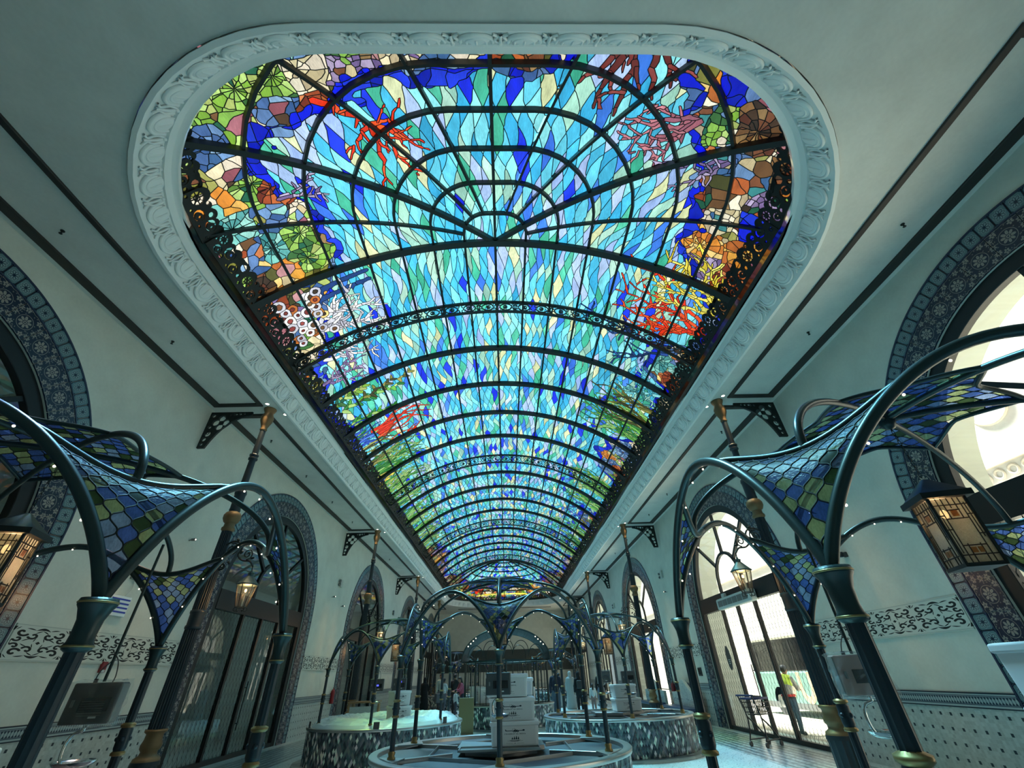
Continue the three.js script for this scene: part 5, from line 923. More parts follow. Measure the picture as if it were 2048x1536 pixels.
// display hung on a rod; local origin at the centre of the display, the front looks to +z
function makeScale(label, pos, turn, top, o = {}) {
  const t = thing('hanging_scale', label, 'scale', pos, turn, 'scales hanging in the pergolas'), h = top - pos[1];
  mesh('rod', cyl(0.011, 0.011, h - 0.12, 0, 0.13, 0, 10), M.greenIron, t);
  mesh('cable', [tube([V(-0.01, 0.32, 0.012), V(0.05, 0.26, 0.02), V(0.07, 0.17, 0.01), V(0.06, 0.125, 0)], 0.004, 16, 5), tube([V(-0.01, 0.26, 0), V(-0.05, 0.2, 0.01), V(-0.07, 0.13, 0)], 0.004, 12, 5)], plasticDark, t);
  mesh('housing', rbox(0.33, 0.25, 0.1, 0.012), o.wrap === 2 ? cardboard : plasticDark, t);
  mesh('side_plate', [box(0.012, 0.23, 0.085, 0.166, 0, 0), box(0.012, 0.23, 0.085, -0.166, 0, 0)][o.side ? 1 : 0], plasticGrey, t);
  mesh('screen', box(0.2, 0.085, 0.006, 0.03, o.lit ? -0.02 : -0.01, 0.052), o.lit ? std({ color: rgb(0.015, 0.015, 0.018), roughness: 0.2 }) : std({ color: rgb(0.012, 0.012, 0.014), roughness: 0.15 }), t);
  if (o.lit) mesh('lit_display', box(0.11, 0.035, 0.004, 0.0, o.lit === 2 ? 0.05 : -0.01, 0.056), screenBlue, t);
  mesh('button', box(0.018, 0.045, 0.006, -0.12, 0.0, 0.053), plasticGrey, t); mesh('brand_plate', box(0.05, 0.012, 0.004, 0.05, -0.085, 0.052), whiteLabel, t);
  if (o.lines) for (let k = 0; k < 7; k++) mesh('vent_slot', box(0.16, 0.004, 0.004, 0.02, 0.01 - k * 0.014, 0.053), plasticGrey, t);
  mesh('plug', cyl(0.014, 0.014, 0.03, -0.06, 0.12, 0, 8), plasticDark, t);
  if (o.wrap) mesh('plastic_wrap', crumpled(0.36, 0.28, 0.13, o.seed || 3, 0.022), wrapM, t);
  const yb = -0.13; mesh('hook_arm', [tube([V(0, yb, 0), V(0.0, yb - 0.03, 0), V(-0.05, yb - 0.05, 0), V(-0.075, yb - 0.1, 0), V(-0.07, yb - 0.18, 0), V(-0.04, yb - 0.225, 0), V(0.02, yb - 0.235, 0)], 0.011, 40, 8)], chrome, t);
  mesh('pan', T(lathe([[0.001, 0], [0.09, 0.002], [0.115, 0.015], [0.13, 0.035], [0.125, 0.037], [0.11, 0.018], [0.001, 0.006]], 28), 0.03, yb - 0.235, 0), chrome, t);
  return t;
}
makeScale('dark scale display in clear wrap on a rod, left of the foreground column', [-3.0, 1.525, -3.98], 0.12, 2.66, { lines: 1, wrap: 1, side: 0 });
makeScale('scale display wrapped in crumpled plastic on a rod in the right pergola', [2.76, 1.54, -3.8], -0.2, 2.66, { wrap: 2, side: 1, seed: 7 });
makeScale('dark grey scale display before the central stack of white boxes', [-0.02, 1.525, -7.05], 0.04, 2.72, {});
makeScale('scale display with blue lit readout in the second left pergola, nearer the wall', [-3.15, 1.52, -12.9], 0.1, 2.78, { lit: 1 });
makeScale('scale display with blue lit readout above the ice counter boxes', [-2.62, 1.52, -13.05], 0.1, 2.9, { lit: 2 });
makeScale('grey scale display above the boxes of the second right pergola', [3.18, 1.51, -12.95], -0.05, 2.8, { side: 1 });
makeScale('grey scale display at the left of the second right pergola', [2.65, 1.53, -13.4], -0.05, 2.9, { wrap: 1, seed: 11 });
// foam boxes with the fish market's print
const foam = std({ color: rgb(0.78, 0.80, 0.80), roughness: 0.85 });
const printTex = canvasTex(512, 320, (c) => {
  c.fillStyle = '#e6e8e8'; c.fillRect(0, 0, 512, 320); c.strokeStyle = c.fillStyle = '#1c2a34'; c.lineCap = 'round'; c.lineWidth = 11;
  c.beginPath(); c.moveTo(142, 64); c.lineTo(148, 84); c.lineTo(228, 84); c.quadraticCurveTo(244, 104, 254, 80); c.moveTo(238, 88); c.arc(262, 84, 14, 0, 6); c.moveTo(276, 84); c.quadraticCurveTo(292, 62, 296, 86); c.arc(290, 92, 11, 0, 6); c.moveTo(304, 82); c.lineTo(352, 80); c.stroke(); c.beginPath(); c.arc(366, 76, 14, 0, 7); c.fill();
  for (const [x, y] of [[228, 56], [250, 50], [268, 58], [244, 112], [262, 116]]) { c.beginPath(); c.arc(x, y, 5, 0, 7); c.fill(); }
  c.font = 'bold 27px serif'; c.textAlign = 'center'; c.fillText('CHABRAT AL MINA', 258, 146);
  c.lineWidth = 4; for (const [x, h, w] of [[214, 44, 20], [238, 58, 22], [262, 66, 24], [288, 54, 22]]) { c.beginPath(); c.moveTo(x, 232); c.lineTo(x + w * 0.5, 232 - h); c.quadraticCurveTo(x + w, 232 - h * 0.4, x + w * 0.85, 232); c.fill(); }
  c.beginPath(); c.moveTo(184, 238); c.quadraticCurveTo(258, 262, 330, 236); c.quadraticCurveTo(300, 262, 258, 262); c.quadraticCurveTo(214, 262, 184, 238); c.fill(); c.lineWidth = 3; c.beginPath(); c.moveTo(165, 250); c.quadraticCurveTo(200, 262, 258, 256); c.quadraticCurveTo(310, 264, 352, 250); c.stroke();
  c.fillRect(150, 292, 80, 3); c.fillRect(280, 292, 84, 3); c.beginPath(); c.arc(256, 294, 6, 0, 7); c.fill();
});
M.print = std({ map: printTex, color: rgb(0.86, 0.86, 0.86), roughness: 0.85 });
function foamBox(label, [x, y, z], w, h, d, turn = 0, lidded = true) {
  const t = thing('foam_box', label, 'box', [x, y, z], turn, 'white foam boxes');
  const g = new RoundedBoxGeometry(w, h, d, 2, 0.012), p = g.attributes.position; for (let i = 0; i < p.count; i++) { const f = 0.96 + 0.04 * (p.getY(i) / h + 0.5); p.setX(i, p.getX(i) * f); p.setZ(i, p.getZ(i) * f); }
  mesh('body', T(g, 0, h / 2, 0), foam, t);
  if (lidded) mesh('lid', rbox(w + 0.025, 0.05, d + 0.025, 0.014, 0, h - 0.027, 0), foam, t);
  const pr = mesh('print', new THREE.PlaneGeometry(w * 0.86, h * 0.74), M.print, t); pr.position.set(0, h * 0.44, d / 2 + 0.001); pr.rotation.x = 0.0;
  return t;
}
foamBox('printed white foam box at the foot of the central stack of three', [0.2, 0.79, -8.0], 0.69, 0.28, 0.5);
foamBox('printed white foam box in the middle of the central stack of three', [0.17, 1.072, -8.0], 0.67, 0.27, 0.48);
foamBox('printed white foam box on top of the central stack, half behind the scale', [0.1, 1.35, -8.0], 0.62, 0.285, 0.46);
foamBox('plain white foam box end showing behind the top of the central stack', [0.26, 1.35, -8.55], 0.52, 0.23, 0.4);
foamBox('lower white foam box of the pair in the second right pergola', [3.22, 0.79, -13.75], 0.68, 0.27, 0.48, 0.06);
foamBox('upper white foam box of the pair in the second right pergola', [3.18, 1.07, -13.75], 0.58, 0.28, 0.46, 0.06);
foamBox('lower white foam box of the pair on the ice counter', [-2.66, 0.79, -13.5], 0.48, 0.28, 0.46, 0.6);
foamBox('upper white foam box of the pair on the ice counter', [-2.68, 1.08, -13.5], 0.44, 0.3, 0.42, 0.6);
[[0, 'bottom'], [1, 'middle'], [2, 'top']].forEach(([k, w]) => foamBox(`white foam box cut by the right edge of the picture, ${w} one of three`, [3.35, 0.785 + k * 0.3, -2.65], 0.7, 0.298, 0.55));
[[0, 'lower'], [1, 'upper']].forEach(([k, w]) => foamBox(`white foam box cut by the left edge of the picture, ${w} one of two`, [-2.95, 0.79 + k * 0.29, -2.75], 0.62, 0.285, 0.5));
{ const t = thing('steel_tray', 'steel tray standing under the central stack of foam boxes', 'tray', [-0.02, 0.775, -7.78]); mesh('pan', [box(1.1, 0.012, 0.36, 0, -0.0, 0)], steel, t); for (const [w, d, x, z] of [[1.1, 0.012, 0, 0.18], [1.1, 0.012, 0, -0.18], [0.012, 0.36, 0.55, 0], [0.012, 0.36, -0.55, 0]]) mesh('side', box(w, 0.05, d, x, 0.02, z), steel, t); t.position.y = 0.783; t.position.z = -7.62; t.scale.set(1, 0.5, 1); }
{ // crushed ice lying in the second left counter
  const g = new THREE.CylinderGeometry(1.5, 1.74, 0.3, 96, 10, true), P = [], I = [], n = 110, m = 14; for (let j = 0; j <= m; j++) for (let i = 0; i < n; i++) { const a = i / n * 2 * PI, r = lerp(0.86, 1.8, j / m), e = sin(PI * clamp(j / m)) ** 0.5, h = 0.735 + e * (0.06 + 0.09 * vnoise(a * 5 + 7 * sin(a), r * 5, 3) + 0.05 * vnoise(a * 22, r * 20, 4)); P.push(r * sin(a), h, r * cos(a)); }
  for (let j = 0; j < m; j++) for (let i = 0; i < n; i++) { const a = j * n + i, b = j * n + (i + 1) % n; I.push(a, a + n, b, b, a + n, b + n); }
  const q = new THREE.BufferGeometry(); q.setAttribute('position', new THREE.Float32BufferAttribute(P, 3)); q.setIndex(I); const f = q.toNonIndexed(); f.computeVertexNormals();
  const ice = mesh('crushed_ice', f, phy({ color: rgb(0.85, 0.93, 0.94), roughness: 0.35, transmission: 0.25, thickness: 0, ior: 1.31 })); ice.position.set(-3.0, 0, -13.85); tag(ice, 'crushed white ice heaped round the second left counter', 'ice', null, 'stuff');
}
[[-1.0, 'left'], [0.1, 'middle'], [1.0, 'right']].forEach(([a, w]) => { const t = thing('price_holder', `small dark price holder on the front of the ice counter, ${w} one of three`, 'holder', [-3.0 + 1.9 * sin(a), 0.74, -13.85 + 1.9 * cos(a)], a, 'price holders'); mesh('card', box(0.13, 0.13, 0.012, 0, 0.05, 0), plasticDark, t); mesh('foot', box(0.09, 0.012, 0.05, 0, -0.006, -0.01), plasticDark, t); });
// ---------------------------------------------------------------- caged pavilion in the middle of the hall
{
  const t = thing('caged_pavilion', 'round mosaic counter with iron railings and ribbed barrel roof in mid hall', 'pavilion', [0.08, 0, -21.3]);
  const c = makeCounterParts(t, 47);
  for (let k = 0; k < 40; k++) { const a = k / 40 * 2 * PI; mesh('railing_bar', cyl(k % 5 ? 0.014 : 0.03, k % 5 ? 0.014 : 0.03, 1.4, 1.72 * sin(a), KT, 1.72 * cos(a), 8), M.greenIron, t); }
  mesh('ring_beam', T(new THREE.TorusGeometry(1.72, 0.035, 8, 64).rotateX(PI / 2), 0, 2.12, 0), M.greenIron, t);
  for (let k = 0; k < 9; k++) { const z = -1.55 + k * 0.388, hw = 1.75, P = []; for (let i = 0; i <= 24; i++) { const a = i / 24 * PI; P.push(V(hw * cos(a), 2.12 + 1.12 * sin(a), z)); } mesh('roof_arch', tube(P, k === 8 || k === 0 ? 0.035 : 0.022, 40, 6), M.greenIron, t); }
  for (let k = 1; k < 12; k++) { const a = k / 12 * PI, x = 1.75 * cos(a), y = 2.12 + 1.12 * sin(a); mesh('roof_purlin', rod(V(x, y, -1.55), V(x, y, 1.55), 0.012, 6), M.greenIron, t); }
  const gm = std({ color: rgb(0.03, 0.04, 0.045), roughness: 0.7, side: THREE.DoubleSide });
  for (let k = 0; k < 12; k++) { const a0 = k / 12 * PI, a1 = (k + 1) / 12 * PI, p = (a, z) => V(1.74 * cos(a), 2.12 + 1.11 * sin(a), z), g = new THREE.BufferGeometry(), q = [p(a0, -1.55), p(a1, -1.55), p(a1, 1.55), p(a0, 1.55)]; g.setAttribute('position', new THREE.Float32BufferAttribute(q.flatMap((v) => v.toArray()), 3)); g.setIndex([0, 1, 2, 0, 2, 3]); g.computeVertexNormals(); mesh('roof_pane', g, gm, t); }
  for (const s of [-1, 1]) for (let k = 0; k < 5; k++) { const P = []; for (let i = 0; i <= 12; i++) { const a = i / 12 * PI; P.push(V(-1.2 + k * 0.6 + 0.3 * cos(a), 2.15 + 0.4 * sin(a) + 0.3 * sin((k + 0.5) / 5 * PI), s * 1.58)); } mesh('tracery', tube(P, 0.014, 16, 5), M.greenIron, t); }
  for (const s of [-1, 1]) for (let k = 0; k < 4; k++) mesh('bulb', T(new THREE.SphereGeometry(0.02, 8, 6), s * (1.2 + 0.1 * k), 2.12 + 0.78 - 0.09 * k, 1.6), M.led, t);
  foamBox('white foam box inside the caged pavilion, left of the central stack', [-0.75, 0.79, -20.6], 0.55, 0.5, 0.4, 0.2); foamBox('white foam box inside the caged pavilion, right one', [0.95, 0.79, -20.7], 0.5, 0.45, 0.4, -0.2); foamBox('white foam box inside the caged pavilion, leftmost behind the bars', [-1.15, 0.79, -21.4], 0.45, 0.52, 0.4, 0.5);
  void c;
}
{ const m = mesh('display_board', rbox(0.55, 1.02, 0.05, 0.01, 0, 0.51, 0), std({ color: rgb(0.20, 0.15, 0.075), roughness: 0.5 })); m.position.set(-1.35, 0, -18.7); m.rotation.y = -0.3; tag(m, 'brown curved board standing in front of the caged pavilion', 'board'); }
{ const t = thing('service_desk', 'small wooden desk with mosaic front by the second left door', 'desk', [-5.2, 0, -19.6], 0.15); const wood = std({ color: rgb(0.30, 0.17, 0.08), roughness: 0.5 }); mesh('side', box(0.06, 0.95, 0.5, -0.52, 0.475, 0), wood, t); mesh('side', box(0.06, 0.95, 0.5, 0.52, 0.475, 0), wood, t); mesh('top', box(1.16, 0.05, 0.56, 0, 0.975, 0), wood, t); mesh('front', bandUV(new THREE.BoxGeometry(0.98, 0.8, 0.04), 1, 0.8, 0.4, 0.4).translate(0, 0.45, 0.2), M.dado, t); }
// mosaic wave benches by the second right door
function bench(label, z) {
  const t = thing('mosaic_bench', label, 'bench', [7.15, 0, z], -PI / 2, 'mosaic benches'), s = new THREE.Shape(); s.moveTo(-1.5, 0.42); for (let i = 0; i <= 30; i++) { const x = -1.5 + i * 0.1; s.lineTo(x, 0.88 + 0.42 * Math.exp(-(((x + 0.1) / 0.55) ** 2))); } s.lineTo(1.5, 0.42); s.closePath();
  const bm = new THREE.InstancedMesh(new THREE.OctahedronGeometry(1, 0).scale(0.035, 0.05, 0.008), std({ roughness: 0.25 }), 720), o = new THREE.Object3D(), c = new THREE.Color(), R = rng(61); for (let q = 0; q < 720; q++) { const i = q % 40, j = floor(q / 40), x = -1.44 + i * 0.073 + (j % 2) * 0.036; let y = 0.47 + j * 0.047; const lim = 0.8 + 0.42 * Math.exp(-(((x + 0.1) / 0.55) ** 2)); if (y > lim) y = 0.47 + (y - 0.47) * 0.3; o.position.set(x, y, 0.062); o.updateMatrix(); bm.setMatrixAt(q, o.matrix); const h = R(); c.setRGB(...(h < 0.45 ? [0.6, 0.68, 0.68] : h < 0.7 ? [0.05, 0.12, 0.3] : [0.03, 0.05, 0.12])); bm.setColorAt(q, c); }
  bm.name = 'mosaic_tiles'; bm.userData.kind = 'stuff'; bm.castShadow = bm.receiveShadow = true; t.add(bm);
  mesh('back', T(extrude(s, 0.1, 0.012, 4), 0, 0, -0.045), std({ color: rgb(0.5, 0.6, 0.6), roughness: 0.3 }), t); mesh('seat', rbox(3.0, 0.1, 0.55, 0.03, 0, 0.42, 0.3), std({ color: rgb(0.03, 0.07, 0.16), roughness: 0.3 }), t); mesh('base', box(2.9, 0.38, 0.45, 0, 0.19, 0.25), grout, t);
}
bench('blue mosaic bench with wave shaped back, nearer of the two', -20.4); bench('blue mosaic bench with wave shaped back, farther of the two', -24.6);
// ---------------------------------------------------------------- wall fittings
function onWall(name, label, cat, side, y, z, build) { const t = thing(name, label, cat, [side * HW, y, z], -side * PI / 2); build(t); return t; }
const redM = std({ color: rgb(0.22, 0.012, 0.02), roughness: 0.35 });
onWall('fire_alarm', 'small red fire alarm call box on the left wall', 'alarm', -1, 1.95, -9.36, (t) => { mesh('casing', rbox(0.12, 0.17, 0.05, 0.01, 0, 0, 0.025), redM, t); mesh('label', box(0.07, 0.04, 0.004, 0.0, -0.06, 0.051), whiteLabel, t); });
onWall('wall_notice', 'white notice box with blue stripes on the left wall', 'sign', -1, 2.92, -9.05, (t) => { mesh('panel', rbox(0.5, 0.34, 0.05, 0.01, 0, 0, 0.025), std({ color: rgb(0.85, 0.9, 0.92), roughness: 0.6 }), t); for (let k = 0; k < 4; k++) mesh('stripe', box(0.46, 0.028, 0.004, 0, 0.11 - k * 0.07, 0.052), std({ color: rgb(0.03, 0.05, 0.4), roughness: 0.5 }), t); });
onWall('junction_box', 'pair of open dark socket boxes with loose cable on left wall', 'socket', -1, 3.45, -9.26, (t) => { mesh('box', box(0.1, 0.12, 0.03, 0.08, 0, 0.015), plasticDark, t); mesh('box', box(0.17, 0.14, 0.03, -0.1, 0.02, 0.015), plasticGrey, t); mesh('cable', tube([V(-0.08, -0.03, 0.02), V(-0.06, -0.2, 0.04), V(-0.14, -0.36, 0.03), V(-0.02, -0.42, 0.04), V(-0.16, -0.5, 0.03)], 0.006, 30, 5), whiteLabel, t); });
function wallSpot(label, side, y, z) { onWall('wall_spotlight', label, 'spotlight', side, y, z, (t) => { mesh('arm', rod(V(0, 0, 0), V(0, 0.02, 0.07), 0.012, 6), plasticGrey, t); const b = cyl(0.03, 0.035, 0.09, 0, 0, 0, 12); b.rotateX(PI / 2); mesh('head', T(b, 0, 0.02, 0.06), plasticGrey, t); mesh('bulb', T(new THREE.SphereGeometry(0.016, 8, 6), 0, 0.02, 0.15), M.led, t); t.userData.group = 'wall spotlights'; }); }
wallSpot('tiny spotlight on the left wall beside the near column', -1, 4.44, -10.27); wallSpot('left one of two tiny spotlights between first and second left doors', -1, 4.6, -20.0); wallSpot('right one of two tiny spotlights between first and second left doors', -1, 4.4, -21.3);
wallSpot('tiny spotlight on the right wall above the camera', 1, 4.5, -9.6); wallSpot('tiny spotlight on the right wall between first and second doors', 1, 4.5, -20.6);
function emergency(label, side, z) { onWall('emergency_lamp', label, 'lamp', side, 5.26, z, (t) => { mesh('battery_box', rbox(0.24, 0.3, 0.08, 0.01, 0.12, 0, 0.04), std({ color: rgb(0.5, 0.52, 0.48), roughness: 0.6 }), t); for (const s of [0.06, -0.08]) mesh('lamp_head', T(new THREE.CylinderGeometry(0.05, 0.06, 0.08, 12).rotateX(PI / 2), -0.12, s, 0.07), plasticGrey, t); t.userData.group = 'emergency lamps'; }); }
emergency('twin headed emergency lamp high between the first and second left doors', -1, -20.59); emergency('twin headed emergency lamp high between the first and second right doors', 1, -20.87); emergency('twin headed emergency lamp high between the second and third left doors', -1, -31.3); emergency('twin headed emergency lamp high between the second and third right doors', 1, -31.3);
onWall('security_camera', 'small dark security camera on the right wall', 'camera', 1, 3.52, -9.31, (t) => { mesh('mount', rbox(0.08, 0.1, 0.05, 0.01, 0.05, 0, 0.025), plasticDark, t); mesh('body', rbox(0.08, 0.1, 0.16, 0.015, -0.03, 0.02, 0.1), plasticDark, t); });
onWall('extinguisher', 'red fire extinguisher on the left wall beside the second door', 'extinguisher', -1, 1.14, -21.99, (t) => { mesh('cylinder', lathe([[0.001, -0.26], [0.075, -0.26], [0.08, -0.24], [0.08, 0.14], [0.06, 0.2], [0.025, 0.23], [0.025, 0.26], [0.001, 0.26]]).translate(0, 0, 0.1), redM, t); mesh('valve', box(0.1, 0.03, 0.03, 0.02, 0.28, 0.1), plasticDark, t); mesh('hose', tube([V(0.05, 0.27, 0.1), V(0.13, 0.2, 0.12), V(0.12, 0, 0.14), V(0.09, -0.1, 0.14)], 0.012, 16, 6), plasticDark, t); mesh('bracket', box(0.06, 0.2, 0.02, 0, 0, 0.01), plasticDark, t); t.userData.group = 'fire extinguishers'; });
{ const e = scene.children.find((o) => o.name === 'extinguisher'); const d = dup(e, [HW, 0.96, -22.12], -PI / 2, 'red fire extinguisher on the right wall beside the second door'); void d; }
onWall('switch_panel', 'dark square control panel on the right wall by first door', 'panel', 1, 1.55, -18.9, (t) => { mesh('plate', rbox(0.3, 0.26, 0.04, 0.01, 0, 0, 0.02), plasticDark, t); mesh('screen', box(0.24, 0.18, 0.004, 0, 0.01, 0.042), std({ color: rgb(0.01, 0.01, 0.012), roughness: 0.15 }), t); });
onWall('conduit', 'thin vertical cable cover on the right wall', 'conduit', 1, 2.95, -9.75, (t) => { mesh('cover', box(0.04, 0.8, 0.03, 0, 0, 0.015), std({ color: rgb(0.5, 0.6, 0.58), roughness: 0.7 }), t); mesh('clip', box(0.07, 0.03, 0.036, 0, -0.4, 0.018), whiteLabel, t); });
onWall('air_curtain', 'long white air curtain with grilles over the first right door', 'heater', 1, 3.36, -14.45, (t) => { mesh('casing', rbox(2.3, 0.32, 0.22, 0.05, 0, 0, 0.09), std({ color: rgb(0.6, 0.66, 0.64), roughness: 0.5 }), t); for (let k = 0; k < 6; k++) mesh('grille', box(0.3, 0.17, 0.01, -0.85 + k * 0.34, 0.0, 0.204), plasticGrey, t); mesh('sensor', rbox(0.2, 0.14, 0.1, 0.02, -0.75, 0.22, 0.06), whiteLabel, t); });
onWall('door_sticker', 'dark oval sticker on the glass of the first right door', 'sticker', 1, 1.9, -16.35, (t) => { const g = new THREE.CircleGeometry(1, 28); g.scale(0.17, 0.34, 1); mesh('disc', T(g, 0, 0, -0.06), std({ color: rgb(0.05, 0.05, 0.055), roughness: 0.5, side: THREE.DoubleSide }), t); for (let k = 0; k < 3; k++) mesh('line', box(0.16 - k * 0.03, 0.02, 0.002, 0, -0.05 - k * 0.05, -0.058), whiteLabel, t); });
// shopping trolley by the first right door
{
  const t = thing('shopping_trolley', 'dark shopping trolley with blue basket by the first right door', 'trolley', [6.55, 0, -13.6], 0.5);
  const blue = std({ color: rgb(0.015, 0.03, 0.12), roughness: 0.4 }), dk = std({ color: rgb(0.012, 0.014, 0.018), roughness: 0.4 });
  mesh('basket_rim', T(new THREE.TorusGeometry(0.3, 0.025, 6, 4).rotateZ(PI / 4).rotateX(PI / 2).scale(1.25, 1, 0.95), 0, 0.96, 0), blue, t);
  for (let s = 0; s < 4; s++) { const w = s % 2 ? 0.4 : 0.52, n = 9; for (let k = 0; k < n; k++) { const x = (k / (n - 1) - 0.5) * w, d = s % 2 ? 0.26 : 0.2, g = rod(V(x, 0.95, d), V(x * 0.8, 0.64, d * 0.8), 0.008, 5); g.rotateY(s * PI / 2); mesh('basket_bar', g, dk, t); } for (let k = 0; k < 3; k++) { const y = 0.88 - k * 0.1, f = 1 - k * 0.06, g = box(w * f, 0.012, 0.012, 0, y, (s % 2 ? 0.26 : 0.2) * f); g.rotateY(s * PI / 2); mesh('basket_band', g, dk, t); } }
  mesh('basket_floor', box(0.42, 0.015, 0.32, 0, 0.63, 0), dk, t);
  for (const s of [-1, 1]) { mesh('frame_tube', tube([V(-0.36, 1.02, s * 0.2), V(-0.28, 0.85, s * 0.2), V(-0.2, 0.55, s * 0.2), V(-0.24, 0.25, s * 0.22), V(-0.3, 0.12, s * 0.22)], 0.018, 20, 6), dk, t); mesh('frame_tube', tube([V(-0.2, 0.58, s * 0.19), V(0.05, 0.4, s * 0.19), V(0.3, 0.16, s * 0.17), V(0.34, 0.12, s * 0.17)], 0.018, 20, 6), dk, t); mesh('base_rail', rod(V(-0.3, 0.14, s * 0.22), V(0.34, 0.14, s * 0.17), 0.016, 6), dk, t); for (const x of [-0.3, 0.34]) mesh('wheel', T(new THREE.CylinderGeometry(0.055, 0.055, 0.03, 14).rotateX(PI / 2), x, 0.055, s * (x < 0 ? 0.22 : 0.17)), plasticDark, t); }
  mesh('handle', rod(V(-0.36, 1.03, -0.24), V(-0.36, 1.03, 0.24), 0.02, 8), blue, t);
}
// the bus outside the right doors
{
  const t = thing('bus', 'pale bus with dark window band and green side parked outside', 'bus', [12.2, -0.1, -19.5]);
  const green = std({ color: rgb(0.22, 0.40, 0.36), roughness: 0.35 }), white = std({ color: rgb(0.75, 0.76, 0.72), roughness: 0.3 }), cream = std({ color: rgb(0.62, 0.52, 0.36), roughness: 0.5 });
  mesh('body', rbox(2.4, 1.25, 10.6, 0.1, 1.2, 0.95, 0), green, t);
  mesh('roof', rbox(2.4, 0.35, 10.6, 0.14, 1.2, 2.86, 0), white, t);
  mesh('window_band', rbox(2.36, 1.2, 10.5, 0.05, 1.2, 2.15, 0), std({ color: rgb(0.012, 0.013, 0.015), roughness: 0.08 }), t);
  for (let k = 0; k < 7; k++) mesh('window_post', box(0.02, 1.1, 0.06, 0.01, 2.15, -4.5 + k * 1.5), plasticDark, t);
  for (const z of [-3.4, 3.2]) { mesh('wheel', T(new THREE.CylinderGeometry(0.5, 0.5, 0.3, 24).rotateZ(PI / 2), 0.15, 0.5, z), plasticDark, t); mesh('hub_cap', T(new THREE.CylinderGeometry(0.22, 0.25, 0.06, 16).rotateZ(PI / 2), -0.02, 0.5, z), chrome, t); }
  mesh('skirt', box(0.06, 0.22, 10.2, 0.02, 0.36, 0), plasticGrey, t);
  const O = new THREE.Shape(); O.absellipse(0, 0, 0.55, 0.5, 0, 2 * PI); { const h = new THREE.Path(); h.absellipse(0, 0, 0.33, 0.3, 0, 2 * PI, true); O.holes.push(h); }
  const U = new THREE.Shape(); U.moveTo(-0.5, 0.5); U.lineTo(-0.5, -0.1); U.absarc(0, -0.05, 0.5, PI, 0, false); U.lineTo(0.5, 0.5); U.lineTo(0.26, 0.5); U.lineTo(0.26, -0.05); U.absarc(0, -0.05, 0.26, 0, PI, true); U.lineTo(-0.26, 0.5); U.closePath();
  for (const [s, z] of [[O, -2.6], [U, -1.2], [O, 0.4], [U, 1.8]]) { const g = extrude(s, 0.01, 0, 16); g.rotateY(-PI / 2); mesh('painted_letter', T(g, 0.0, 1.02, z), cream, t); }
}
// ---------------------------------------------------------------- people
const skinM = std({ color: rgb(0.30, 0.17, 0.11), roughness: 0.6 }), hairM = std({ color: rgb(0.012, 0.01, 0.009), roughness: 0.6 });
function capsuleField(bones, extra) { return (x, y, z) => { let d = 1e3; for (const [a, b, r0, r1] of bones) { const dx = b[0] - a[0], dy = b[1] - a[1], dz = b[2] - a[2], l = dx * dx + dy * dy + dz * dz || 1e-9, t = clamp(((x - a[0]) * dx + (y - a[1]) * dy + (z - a[2]) * dz) / l), q = hypot(x - a[0] - dx * t, y - a[1] - dy * t, z - a[2] - dz * t) - lerp(r0, r1, t) - extra, k = 0.035, h = clamp(0.5 + 0.5 * (d - q) / k); d = lerp(d, q, h) - k * h * (1 - h); } return d; }; }
function march(f, cx, cy, cz, half, res) {
  const mc = new MarchingCubes(res, skinM, false, false, 60000); mc.isolation = 0; const hs = res / 2;
  for (let k = 0; k < res; k++) for (let j = 0; j < res; j++) for (let i = 0; i < res; i++) mc.field[i + j * res + k * res * res] = -f(cx + (i - hs) / hs * half, cy + (j - hs) / hs * half, cz + (k - hs) / hs * half);
  mc.update(); const n = mc.count, g = new THREE.BufferGeometry(), P = mc.positionArray.slice(0, n * 3), N = mc.normalArray.slice(0, n * 3);
  for (let i = 0; i < n; i++) { P[i * 3] = cx + P[i * 3] * half; P[i * 3 + 1] = cy + P[i * 3 + 1] * half; P[i * 3 + 2] = cz + P[i * 3 + 2] * half; }
  g.setAttribute('position', new THREE.BufferAttribute(P, 3)); g.setAttribute('normal', new THREE.BufferAttribute(N, 3)); return g;
}
